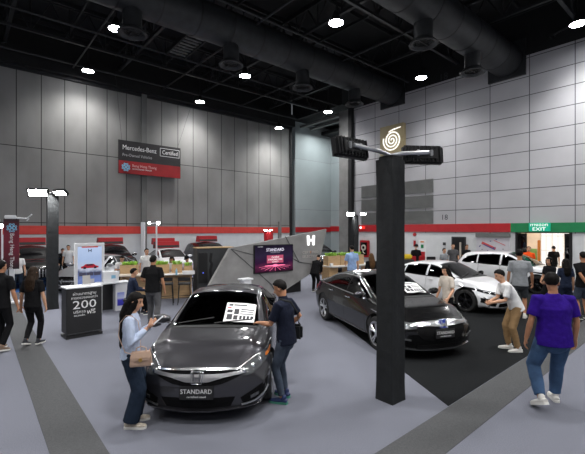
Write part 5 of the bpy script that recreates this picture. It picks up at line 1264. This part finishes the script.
# ---- the grey faceted cement wall with screen and lit letter
W0 = at(271, 14.6); dW = D1
def onW(px, py):
    u = (px - CX) / F; s_ = (u * W0.y - W0.x) / (dW.x - u * dW.y); p = W0 + dW * s_; return s_, zz(py, p.y)
bw = empty('partition_wall', (W0.x, W0.y, 0), rotx(dW), 'angular grey cement partition wall with dark seams carrying a screen', 'wall')
out_ = [onW(229, 248.3), onW(325.6, 229.2), onW(319, 259), onW(308.5, 274.2), onW(285, 289.5), onW(274, 296), (onW(274, 296)[0] - .3, 0.), (onW(200, 300)[0], 0.), (onW(207, 292)[0], .55)]
mb = MB(); mb.prism([(a, -.06, b) for a, b in out_], (0, .12, 0)); mb.build('cement_face', M['grey_cement'], bw)
mb = MB()
def seam(a, b):
    a, b = onW(*a), onW(*b); bar(mb, (a[0], -.063, a[1]), (b[0], -.063, b[1]), .03, .02)
seam((230, 249), (253, 255)); seam((230, 249), (270, 284)); seam((284.3, 236.5), (290, 247)); seam((291, 249), (298, 262)); seam((298, 262), (311, 264)); seam((311, 264), (318, 266)); seam((270, 284), (276, 294)); seam((291, 258), (298, 262)); mb.build('seam', M['dark_grey'], bw)
s0 = onW(285, 285)[0]; mb = MB(); mb.box((s0 + .35, .25, .25), (1.1, .3, .5)); mb.build('back_support', M['black_metal'], bw)
# screen
t0, t1 = onW(252.2, 245), onW(291, 244); tb0, tb1 = onW(252.2, 273.5), onW(291, 270.5)
tw = t1[0] - t0[0]; tcx = (t0[0] + t1[0]) / 2; tz1 = (t0[1] + t1[1]) / 2; tz0 = (tb0[1] + tb1[1]) / 2; th_ = tz1 - tz0; tcz = (tz0 + tz1) / 2
tv = empty('wall_screen', (W0.x, W0.y, 0), rotx(dW), 'big flat screen with glowing pink picture on the grey cement wall', 'screen')
mb = MB(); mb.box((tcx, -.10, tcz), (tw, .07, th_), 0, None, .01); mb.build('screen_case', M['black_plastic'], tv)
sc = MB().box((0, 0, 0), (tw - .06, .012, th_ - .06)).build('picture', ramp_emis('pink_picture', [(0, (.02, .005, .015)), (.22, (.10, .02, .06)), (.36, (.035, .01, .04)), (.62, (.03, .02, .05)), (1, (.012, .01, .02))], .9, 'Z', -th_ / 2, th_ / 2, .35, 3.5), tv); sc.location = (tcx, -.14, tcz)
mb = MB(); mb.ball((tcx + .02, -.150, tcz - .25 * th_), (.12, .008, .05), 0, 16); mb.ball((tcx + .02, -.148, tcz - .25 * th_), (.50, .006, .02), 0, 16)
for i in range(9):
    a = PI * (1.06 + .88 * i / 8); bar(mb, (tcx + .02, -.148, tcz - .25 * th_), (tcx + .02 + .75 * math.cos(a), -.148, tcz - .25 * th_ + .20 * math.sin(a)), .014, .006)
mb.build('glow_burst', emis('pink_glow', (1, .18, .35), 1.6), sc); 
for ch in tv.children:
    for c2 in ch.children: c2.location = (-tcx, .14, -tcz)
def tvq(name, x, z, w, h_, m): o = MB().box((x, -.148, z), (w, .006, h_)).build(name, m, sc); o.location = (-tcx, .14, -tcz); return o
tvq('offer_box', tcx + .02, tcz - .02 * th_, tw * .42, th_ * .28, emis('screen_rose', (.55, .10, .18), .9)); 
for body, size, z, m in (('STANDARD', .16, tcz + .31 * th_, emis('screen_white', (.85, .8, .95), 1.2)), ('CERTIFIED USED', .062, tcz + .22 * th_, emis('screen_grey', (.4, .38, .45), .9)), ('Certified', .10, tcz + .05 * th_, emis('screen_white2', (1, .9, .92), 1.2)), ('STANDARD CARS', .085, tcz - .035 * th_, emis('screen_white3', (1, .9, .92), 1.2)), ('QUALITY', .075, tcz - .115 * th_, emis('screen_white4', (1, .9, .92), 1.2)), ):
    o = writing('screen_text', body, size, (tcx + .02, -.153, z), (1, 0, 0), (0, 0, 1), m, sc, ext=.001); o.location = (-tcx, .14, -tcz)
o = writing('screen_text', 'CERTIFIED', .05, (tcx - .36 * tw, -.147, tcz + .43 * th_), (1, 0, 0), (0, 0, 1), emis('screen_white5', (.7, .7, .75), .8), sc, ext=.001); o.location = (-tcx, .14, -tcz)
# lit letter and lettering
hx, hz_ = onW(309.5, 240.3); mb = MB(); h_emblem(mb, (hx, -.06, hz_), (1, 0, 0), (0, 0, 1), (0, -1, 0), .50, 0, False, .07); eo = mb.build('lit_emblem', M['logo_light']); eo.location = (W0.x, W0.y, 0); eo.rotation_euler = (0, 0, rotx(dW)); tag(eo, 'white lit letter emblem at the top of the grey cement wall', 'logo sign')
ls = empty('wall_lettering', (W0.x, W0.y, 0), rotx(dW), 'pale CERTIFIED SELECTION lettering under the lit emblem', 'lettering')
lm = mat('letter_stone', (.50, .47, .44), .6); lx, lz = onW(309.5, 252.2)
writing('lettering', 'CERT  FIED', .145, (lx, -.062, lz), (1, 0, 0), (0, 0, 1), lm, ls, ext=.006, sx=1.25); writing('lettering', 'I', .145, (lx + .01, -.062, lz), (1, 0, 0), (0, 0, 1), M['orange'], ls, ext=.006, sx=1.3)
writing('lettering', 'SELECTION', .145, (lx, -.062, lz - .17), (1, 0, 0), (0, 0, 1), lm, ls, ext=.006, sx=1.22)
# ---- dark partition left of it
b0_, b1_ = at(197.5, 14.2), at(232, 14.9); 
dp = empty('dark_partition', (b0_.x, b0_.y, 0), rotx(b1_ - b0_), 'charcoal partition with door panel and wooden top edge left of the cement wall', 'partition'); wd_ = (b1_ - b0_).length; zt = zz(248.5, 14.3)
mb = MB(); mb.prism([(0, 0, 0), (wd_ * .55, 0, 0), (wd_, 0, zt), (0, 0, zt)], (0, .5, 0)); mb.build('partition_panel', M['dark_grey'], dp)
mb = MB(); mb.box((.20, -.015, zt * .60), (.34, .03, zt * .62), 0, None, .01); mb.build('door_panel', M['black_metal'], dp)
mb = MB(); mb.tube([(.52, -.012, zt * .90), (.48, -.012, zt * .74), (.54, -.012, zt * .68), (.48, -.012, zt * .55), (.52, -.012, zt * .34)], [(.05, .012)] * 5, 0, 6, lat=(1, 0, 0)); mb.build('grip', M['black_metal'], dp)
mb = MB(); mb.box((wd_ / 2 + .03, .24, zt + .02), (wd_ + .10, .54, .035)); mb.build('top_edge', M['wood'], dp)
MB().box((.20, -.035, zt * .50), (.04, .015, .04)).build('indicator', mat('blue_lamp', (.1, .15, .9), .4, emit=.8), dp)
# ---- left wooden counter with planters and bar stools
cA, cB = at(118, 13.3), at(193, 13.9); cd_ = (cB - cA).normalized()
ct = empty('bar_counter', (cA.x, cA.y, 0), rotx(cd_), 'long bar-height wooden counter with pale top left of centre', 'counter'); cl = (cB - cA).length
mb = MB(); mb.box((cl / 2, .35, .44), (cl - .1, .12, .88)); mb.box((.09, .30, .44), (.06, .5, .88)); mb.box((cl - .09, .30, .44), (.06, .5, .88)); mb.build('counter_front', M['wood'], ct)
mb = MB(); mb.box((cl / 2, .22, .90), (cl, .78, .05), 0, None, .01); mb.build('counter_top', mat('pale_top', (.62, .56, .48), .4, var=.05, scale=8), ct)
def planter(root_loc, rz, w_, label, group, d_=.32, h_=.40, n=46, seed=1):
    r = empty('planter', root_loc, rz, label, 'planter', group)
    mb = MB(); t = .02
    for sx in (-1, 1): mb.box((sx * (w_ / 2 - t / 2), 0, h_ / 2), (t, d_, h_))
    for sy in (-1, 1): mb.box((0, sy * (d_ / 2 - t / 2), h_ / 2), (w_ - 2 * t, t, h_))
    mb.box((0, 0, h_ - .06), (w_ - 2 * t, d_ - 2 * t, .04)); mb.build('planter_box', M['wood'], r)
    rnd = random.Random(seed); mb = MB()
    for i in range(n):
        x_, y_ = rnd.uniform(-.36, .36) * w_, rnd.uniform(-.4, .4) * d_; a = rnd.uniform(0, 2 * PI); ln = rnd.uniform(.12, .22); q = V((x_, y_, h_ - .05)); d = V((math.cos(a), math.sin(a), 0)); pv = V((-d.y, d.x, 0)); sp = rnd.uniform(.25, .9)
        for lr in range(3):
            aa = a + lr * 2.1; d = V((math.cos(aa), math.sin(aa), 0)); pv = V((-d.y, d.x, 0))
            m1, m2 = q + d * ln * sp * .5 + V((0, 0, ln * .75)), q + d * ln * sp + V((0, 0, ln * (1.0 - .35 * sp)))
            mb.tube([q, m1, m2], [(.008, .003), (.026, .004), (.003, .002)], 0, 6, lat=pv)
    mb.build('foliage', M['leaf'], r)
    return r
G1 = 'planters on the left counter'
for px, w_, lab, sd in ((128.5, .58, 'wooden planter with bright green leaves at the left end of the long counter', 1), (160.5, .54, 'wooden planter with bright green leaves behind the man in black polo', 2), (176.5, .36, 'small wooden planter with green leaves right of the man in black polo', 3), (187.5, .30, 'small wooden box planter at the right end of the long counter', 4)):
    q = at(px, 13.75 + (px - 120) * .006); planter((q.x, q.y + .08, 0.925), rotx(cd_), w_, lab, G1, n=40 if sd < 3 else 16, seed=sd, h_=.30 if sd < 4 else .24)
def stool(loc, rz, label, hs=.68, group='bar stools at the long counter', back=True):
    r = empty('bar_stool', loc, rz, label, 'stool', group)
    mb = MB(); mb.box((0, 0, hs), (.42, .40, .05), 0, None, .015); mb.build('seat', M['black_plastic'], r)
    for sx in (-1, 1):
        for sy in (-1, 1):
            mb = MB(); mb.tube([(sx * .17, sy * .16, hs - .02), (sx * .21, sy * .20, 0)], .014, 0, 8); mb.build('leg', M['black_metal'], r, True)
    for z in (.24,):
        mb = MB(); q = [(sx * .198, sy * .188, z) for sx, sy in ((-1, -1), (1, -1), (1, 1), (-1, 1))]; mb.tube(q + [q[0]], .010, 0, 8); mb.build('footrest', M['black_metal'], r, True)
    if back: mb = MB(); mb.tube([(-.18, -.19, hs), (-.19, -.22, hs + .22)], .012, 0, 6); mb.tube([(.18, -.19, hs), (.19, -.22, hs + .22)], .012, 0, 6); mb.box((0, -.215, hs + .17), (.40, .02, .12), 0, None, .008); mb.build('backrest', M['black_metal'], r)
    return r
q = at(166.8, 12.9); stool((q.x, q.y, 0), rotx(cd_), 'black bar stool nearer the man in black polo')
q = at(184.5, 13.0); stool((q.x, q.y, 0), rotx(cd_), 'black bar stool at the right end of the long counter')
# low stools under the seated people
for lab, (x_, y_), hs in (('low dark stool under the person in navy jacket', (-4.62, 11.18), .47), ('stool hidden behind the left planter', tuple(at(121, 15.6).xy), .58), ('stool under the person with bowed head behind the counter', tuple(at(172.5, 15.1).xy), .58), ('stool under the person in dark cap behind the counter', tuple(at(188, 15.3).xy), .58)):
    stool((x_, y_, 0), .3, lab, hs, None, False)
# papers and carton on the counter
q = at(188.5, 13.5); o = MB().box((0, 0, .065), (.42, .06, .13), bev=.01).build('acrylic_stand', M['white_paper']); o.location = (q.x, q.y, 0.925); o.rotation_euler = (0, 0, rotx(cd_)); tag(o, 'small white leaflet stand on the right end of the counter', 'stand')
q = at(170, 13.4); o = MB().box((0, 0, .008), (.55, .22, .016)).build('paper_stack', M['white_paper']); o.location = (q.x, q.y, 0.925); o.rotation_euler = (0, 0, rotx(cd_) + .1); tag(o, 'loose white papers lying on the counter top', 'papers')
q = at(176.5, 13.35); mb = MB(); mb.lathe([(0, 0), (.035, 0), (.037, .15), (.016, .19), (.016, .22), (0, .22)], (0, 0, 0), 0, 14); o = mb.build('water_bottle', M['letter_blue'], None, True); o.location = (q.x, q.y, 0.925); tag(o, 'clear blue water bottle on the counter', 'bottle')
# white welcome counter with carton
q = at(114.5, 11.95); wc = empty('welcome_counter', (q.x, q.y, 0), rotx(D1), 'small white counter with a blue poster right of the tall screen', 'counter')
mb = MB(); mb.box((.18, 0, .42), (.40, .36, .84), 0, None, .01); mb.build('counter_body', M['white'], wc)
mb = MB(); mb.box((-.05, 0, .86), (.92, .46, .04), 0, None, .01); mb.build('counter_top', M['white'], wc)
mb = MB(); mb.box((-.42, .02, .42), (.06, .36, .84)); mb.build('side_panel', M['white'], wc)
mb = MB(); mb.box((-.10, .12, .42), (.60, .04, .80)); mb.build('back_panel', M['black_plastic'], wc)
pz = MB().box((0, 0, 0), (.20, .01, .40)).build('poster', ramp_emis('blue_poster', [(0, (.03, .03, .40)), (.45, (.06, .06, .55)), (.55, (.55, .60, .80)), (1, (.25, .30, .75))], 0, 'Z', -.2, .2, .2, 8), wc); pz.location = (.13, -.186, .36)
o = MB().box((0, 0, .16), (.44, .22, .32), bev=.01).build('carton_box', M['white']); q2 = q + D1 * -.12; o.location = (q2.x, q2.y, .88); o.rotation_euler = (0, 0, rotx(D1)); tag(o, 'white cardboard display box on the small white counter', 'box')
MB().box((.06, -.113, .16), (.12, .006, .1)).build('print', M['letter_blue'], o)
# ---- tall lit screen stand
q0, q1 = at(74.3, 11.6), at(104, 12.2); ts = empty('display_stand', (q0.x, q0.y, 0), rotx(q1 - q0), 'tall white framed lit screen showing a red car picture', 'screen'); sw_ = (q1 - q0).length
zt = zz(243, 11.85)
mb = MB()
for x_ in (.04, sw_ - .04): mb.box((x_, 0, zt / 2), (.08, .10, zt), 0, None, .01)
mb.box((sw_ / 2, 0, zt - .05), (sw_ - .16, .10, .10), 0, None, .01); mb.box((sw_ / 2, 0, .30), (sw_ - .16, .10, .60), 0, None, .01); mb.build('frame', M['white'], ts)
ph_ = zt - .72; pic = MB().box((0, 0, 0), (sw_ - .16, .03, ph_)).build('picture', ramp_emis('blue_picture', [(0, (.10, .16, .45)), (.25, (.18, .25, .55)), (.42, (.10, .12, .22)), (.5, (.55, .6, .75)), (.7, (.45, .58, .85)), (1, (.55, .68, .95))], .85, 'Z', -ph_ / 2, ph_ / 2, .22, 5), ts); pic.location = (sw_ / 2, -.02, .61 + ph_ / 2)
# the red car in the picture: flat print, so flat shapes
rc = emis('pic_red', (.45, .03, .05), .8); mb = MB()
mb.prism([(-.24, -.018, .02), (.24, -.018, .02), (.25, -.018, .07), (.17, -.018, .09), (.10, -.018, .145), (-.12, -.018, .145), (-.19, -.018, .09), (-.26, -.018, .07)], (0, -.004, 0)); mb.build('pictured_car', rc, pic)
mb = MB(); mb.prism([(-.11, -.023, .095), (.10, -.023, .095), (.07, -.023, .135), (-.09, -.023, .135)], (0, -.003, 0))
for x_ in (-.15, .15): mb.box((x_, -.023, .03), (.07, .003, .06))
mb.build('pictured_glass', emis('pic_dark', (.03, .03, .05), .6), pic)
mb = MB()
for x_ in (-.21, 0, .21): mb.box((x_, -.018, -.16), (.19, .004, .10))
mb.build('thumbnail_row', emis('pic_thumb', (.10, .10, .16), .6), pic)
mb = MB(); mb.box((0, -.018, -.45), (.25, .004, .28)); mb.build('pictured_leaflet', emis('pic_leaf', (.5, .5, .55), .7), pic)
mb = MB(); mb.box((0, -.02, .66), (.46, .006, .035)); mb.build('red_heading', emis('pic_head', (.6, .08, .06), .8), pic)
mb = MB(); h_emblem(mb, (0, -.018, .55), (1, 0, 0), (0, 0, 1), (0, -1, 0), .12, 0, False, .004); mb.build('pictured_emblem', emis('pic_mark', (.02, .02, .05), .5), pic)
# ---- black podium with 200
a0_ = ground(66, 340); a1_ = ground(102.6, 333.6); pd = empty('podium', (a0_.x, a0_.y, 0), rotx(a1_ - a0_), 'black podium with white number 200 in front of the tall lit screen', 'podium'); pw_ = (a1_ - a0_).length
zt = zz(288.7, a0_.y + .1)
mb = MB(); mb.box((pw_ / 2, .22, .03), (pw_, .44, .06)); mb.box((pw_ / 2, .22, zt / 2 + .05), (pw_ - .02, .42, zt - .1), 0, None, .012); mb.build('podium_body', M['black_plastic'], pd)
mb = MB(); mb.box((pw_ / 2, .22, zt + .01), (pw_ + .02, .46, .03), 0, None, .008); mb.build('podium_top', M['white'], pd)
mb = MB(); mb.box((pw_ / 2, .005, .10), (pw_ - .02, .02, .02)); mb.build('kick_line', M['dark_grey'], pd)
def pt(body, size, z, x_=None, sx=1.): writing('lettering', body, size, (x_ if x_ is not None else pw_ / 2, .008, z), (1, 0, 0), (0, 0, 1), M['letter_white'], pd, ext=.003, sx=sx)
pt('ผ่านมาตรฐาน', .085, zt - .135, sx=1.1); pt('การตรวจสอบกว่า', .075, zt - .225, sx=1.1); pt('200', .265, zt - .39, sx=1.3); pt('บริการ', .085, zt - .545, pw_ * .36, 1.2); pt('ตรวจเช็ก', .055, zt - .625, pw_ * .36, 1.2); pt('ฟรี', .135, zt - .57, pw_ * .68, 1.25)
# leaflet holder on the podium
q = a0_ + (a1_ - a0_) * .62; r = empty('leaflet_holder', (q.x + -.18, q.y + .22, zt + .028), rotx(a1_ - a0_), 'clear leaflet holder with a grey leaflet on the black podium', 'holder')
MB().box((0, .0, .11), (.17, .012, .22), 0, Matrix.Rotation(-.12, 3, 'X')).build('leaflet', mat('leaflet_grey', (.35, .34, .33), .5), r); MB().box((0, -.0, .01), (.19, .10, .02)).build('holder_base', M['white'], r)
# ---- vertical red banner of the other dealer
def vbanner(px, Y, w_, label, text, z1, z0_, group):
    q = at(px, Y); r = empty('vertical_banner', (q.x, q.y, 0), math.radians(20), label, 'banner', group)
    m_ = ramp_emis('banner_red_black', [(0, (.012, .010, .012)), (.35, (.16, .012, .03)), (.7, (.20, .014, .035)), (1, (.02, .008, .012))], 0, 'Z', z0_, z1, .1, 3)
    MB().box((0, 0, (z0_ + z1) / 2), (w_, .05, z1 - z0_)).build('banner_sheet', m_, r)
    mb = MB(); mb.box((0, .04, z0_ / 2 + .1), (.14, .05, z0_ + .2)); mb.box((0, 0, .025), (.7, .5, .05)); mb.build('stand', M['white'], r)
    if text:
        writing('lettering', text, .17, (.02, -.03, (z0_ + z1) / 2 - .25), (0, 0, -1), (1, 0, 0), M['letter_white'], r, ext=.003)
        knot((.02, -.03, z1 - .30), .17, (0, 0, 1), (1, 0, 0), (0, -1, 0), 'emblem', r, .012)
    MB().box((-.03, 0, z1 + .07), (.34, .09, .12), 0, None, .02).build('lamp_box', M['white'], r)
    if not text: return r
    mb = MB(); mb.tube([(.1, 0, z1 + .04), (.45, -.05, z1 + .02), (.62, -.12, z1 + .16)], .022, 0, 8); mb.tube([(.45, -.05, z1 - .06), (.52, -.05, z1 + .02)], .02, 0, 8); mb.build('lamp_arm', M['white'], r, True)
    return r
GB = 'red dealer banners at the left edge'
vbanner(11.5, 13.2, .44, 'tall red and black banner with white vertical lettering at the left edge', 'Beng Heng Thong', zz(219, 13.2), zz(269, 13.2), GB)
vbanner(-5, 13.6, .40, 'red banner cut off by the left picture edge', None, zz(222, 13.3), zz(269, 13.3), GB)
q = at(1, 12.6); r = empty('flood_lamp', (q.x, q.y, zz(226, 12.6)), 0, 'bright round lamp at the left picture edge in front of the red banner', 'lamp'); mb = MB(); mb.lathe([(0, .08), (.06, .05), (.075, 0), (0, 0)], (0, 0, 0), 0, 16, Matrix.Rotation(-PI / 2, 3, 'X')); mb.build('housing', M['white'], r, True); mb = MB(); mb.lathe([(0, 0), (.066, 0), (.066, .01), (0, .01)], (0, -.012, 0), 0, 16, Matrix.Rotation(-PI / 2, 3, 'X')); mb.build('lens', M['flood_lens'], r); mb = MB(); mb.cyl((0, .04, -zz(226, 12.6)), (0, .04, .0), .02, 0, 8); mb.build('stand', M['white'], r)
# ---- right-hand planter table
q0, q1 = at(326, 16.0), at(372, 17.4); tb = empty('planter_table', (q0.x, q0.y, 0), rotx(q1 - q0), 'high wooden table with planters right of the cement wall', 'table'); tl = (q1 - q0).length
mb = MB(); mb.box((tl / 2, 0, .96), (tl, .8, .05), 0, None, .01); mb.build('table_top', mat('table_white', (.6, .58, .55), .4), tb)
for x_ in (.2, tl / 2, tl - .2): MB().box((x_, 0, .465), (.45, .5, .93)).build('table_leg', M['wood'], tb)
G2 = 'planters on the right-hand table'
dt = (q1 - q0).normalized()
for s_, lab, sd in ((.45, 'wooden planter with green leaves nearest the cement wall on the right-hand table', 11), (1.12, 'wooden planter with green leaves just left of the man in light blue', 12), (1.79, 'wooden planter with green leaves right behind the man in light blue', 13)):
    q = q0 + dt * s_ + V((-.1, .12, 0)); planter((q.x, q.y, 0.985), rotx(dt), .64, lab, G2, h_=.40, n=34, seed=sd)
q = q0 + dt * .25; o = MB().box((0, 0, .06), (.14, .08, .12), bev=.01).build('tissue_box', M['white']); o.location = (q.x, q.y - .26, 0.985); o.rotation_euler = (0, 0, rotx(dt)); tag(o, 'small white box on the near edge of the right-hand table', 'box')
# chairs behind the black saloon / near the far wall
for px, Y, lab, m_ in ((411.5, 19.0, 'red chair back left of the man in black cap', 'red_plain'), (420.5, 19.0, 'red chair back right of the man in black cap', 'red_plain'), (429.5, 18.6, 'black office chair behind the white saloon', 'black_plastic')):
    q = at(px, Y); r = empty('chair', (q.x, q.y, 0), 0, lab, 'chair', 'chairs behind the white saloon')
    MB().box((0, 0, .46), (.46, .46, .06), bev=.02).build('seat', M[m_], r); MB().box((0, -.22, .90), (.42 if m_ != 'red_plain' else .30, .05, .62), bev=.02).build('backrest', M[m_], r)
    for sx in (-1, 1):
        for sy in (-1, 1): MB().cyl((sx * .2, sy * .2, 0), (sx * .18, sy * .18, .44), .015, 0, 8).build('leg', M['black_metal'], r)
q = at(406.8, 18.2); r = empty('yellow_crate', (q.x, q.y, 0), .2, 'yellow box on a pedestal behind the white saloon', 'box'); MB().box((0, 0, .55), (.5, .5, 1.1), bev=.02).build('pedestal', M['dark_grey'], r); MB().box((0, 0, 1.22), (.42, .3, .22), bev=.05).build('box', mat('yellow', (.75, .55, .03), .5), r)
# white box on the roof line of the grey saloon (leaflet tray on the cement wall foot)
q = at(245.5, 12.4); r = empty('leaflet_table', (q.x, q.y, 0), rotx(D1), 'small white leaflet table behind the roof of the grey saloon', 'table'); MB().box((0, 0, .90), (.42, .30, .05), bev=.01).build('table_top', M['white'], r); MB().box((0, 0, .44), (.30, .22, .88)).build('table_leg', M['white'], r); MB().box((0, 0, .015), (.36, .3, .03)).build('table_base', M['white'], r)
# spot on a bracket at the right wall top
t = tR(553); pb = wallR(t, zz(37, onR(t).y)); r = empty('wall_bracket', pb, rotx(D2), 'dark wall bracket arm under the top right lamp', 'bracket'); MB().cyl((0, 0, 0), (.0, -.25, 0), .09, 0, 12).build('arm_root', M['black_metal'], r); MB().tube([(0, -.2, 0), (1.2, -.25, .25)], .05, 0, 8).build('arm', M['black_metal'], r)
# ------------------------------------------------------------------ lamps
lamps = [(116, 29, 10.35, 'near the left duct drop'), (88, 71, None, 'close to the panelled wall at left'), (200, 102, None, 'above the wall right of the big banner'), (279, 128, None, 'by the corner above the panelled wall'), (245, 76, 10.35, 'under the left duct'), (336, 23, 10.35, 'between the two ducts'), (421, 78, 10.35, 'between the ends of the two ducts'), (328, 112, 10.35, 'just outside the deep wall bay'), (578, 24, 10.35, 'at the top right above the wall bracket')]
def lamp(x, y, z, label=None, power=1., vis=True):
    r = empty('high_bay_lamp', (x, y, z), 0, label, 'lamp', 'high bay lamps')
    mb = MB(); mb.lathe([(.0, .42), (.10, .42), (.13, .30), (.20, .12), (.30, .0), (.28, .0), (.12, .1), (0, .1)], (0, 0, 0), 0, 20); mb.build('housing', M['black_metal'], r, True)
    mb = MB(); mb.lathe([(0, 0), (.27, 0), (.27, .02), (0, .02)], (0, 0, -.005), 0, 20); mb.build('lens', M['lamp_lens'], r)
    mb = MB(); mb.cyl((0, 0, .40), (0, 0, DECK - z), .02, 0, 6); mb.build('stem', M['black_metal'], r)
    l = bpy.data.lights.new('lamp_light', 'SPOT'); l.energy = LP * power; l.color = (1, .985, .97); l.shadow_soft_size = .25; l.spot_size = math.radians(140); l.spot_blend = 1.
    o = bpy.data.objects.new('lamp_light', l); COL.objects.link(o); o.location = (x, y, z - .06)
LP = 1400.
for px, py, z, lab in lamps:
    if z is None:                                           # the row close to the panelled wall
        b = onL(0, 1.5); u = (px - CX) / F; sl = (b.x - u * b.y) / (D1.x - u * D1.y); Y = (b - D1 * sl).y; z = zz(py, Y)
    else: Y = F * (z - H) / (HY - py)
    p = at(px, Y); lamp(p.x, p.y, z, 'bright white high bay lamp ' + lab)
for (x, y) in ((-7.5, 7.5), (-1.5, 6.5), (4.5, 7.5), (10.5, 9.5), (-5, 1.0), (1.5, .5), (7.5, 2.0), (13, 4.5), (-1, -5), (6, -4), (-8, -4), (-13, 11), (12, 15.5), (-14, 4), (2, -13), (10, -11), (18, -3), (20, 4), (-18, -2), (9, -20)):  # unseen lamps of the hall, added for light from the front
    lamp(x, y, 10.6, 'bright white high bay lamp high above the stands, outside the picture', 1.0)
# light in the deep bay and in the lobby
def area(loc, size, e, rot=(0, 0, 0), col=(1, 1, 1), sy=None):
    l = bpy.data.lights.new('area_light', 'AREA'); l.energy = e; l.color = col; l.size = size
    if sy: l.shape = 'RECTANGLE'; l.size_y = sy
    o = bpy.data.objects.new('area_light', l); COL.objects.link(o); o.location = loc; o.rotation_euler = rot; return o
p = onR(2.4, -2.2); area((p.x, p.y, 10.6), 2.5, 280, col=(.95, 1, 1))
p = onR((ex0 + ex1) / 2 + .5, -3.5); area((p.x, p.y, 4.2), 3, 420, col=(1, .93, .82))
# world: the rest of the big hall, dim and grey
w = bpy.data.worlds.new('World'); scene.world = w; w.use_nodes = True
w.node_tree.nodes['Background'].inputs[0].default_value = (.85, .92, 1, 1); w.node_tree.nodes['Background'].inputs[1].default_value = .10
# ------------------------------------------------------------------ camera
cd = bpy.data.cameras.new('Camera'); cam = bpy.data.objects.new('Camera', cd); COL.objects.link(cam)
cam.location = (0, 0, H); cam.rotation_euler = (PI / 2, 0, 0); cd.sensor_width = 36; cd.lens = 36 * F / 585; cd.shift_y = (HY - 227) / 585; cd.clip_end = 200
scene.camera = cam
vs_ = scene.view_settings; vs_.view_transform = 'Standard'; vs_.look = 'None'; vs_.gamma = 1; vs_.use_curve_mapping = False; vs_.exposure = 0.

bpy.data.scenes.remove(WORK)
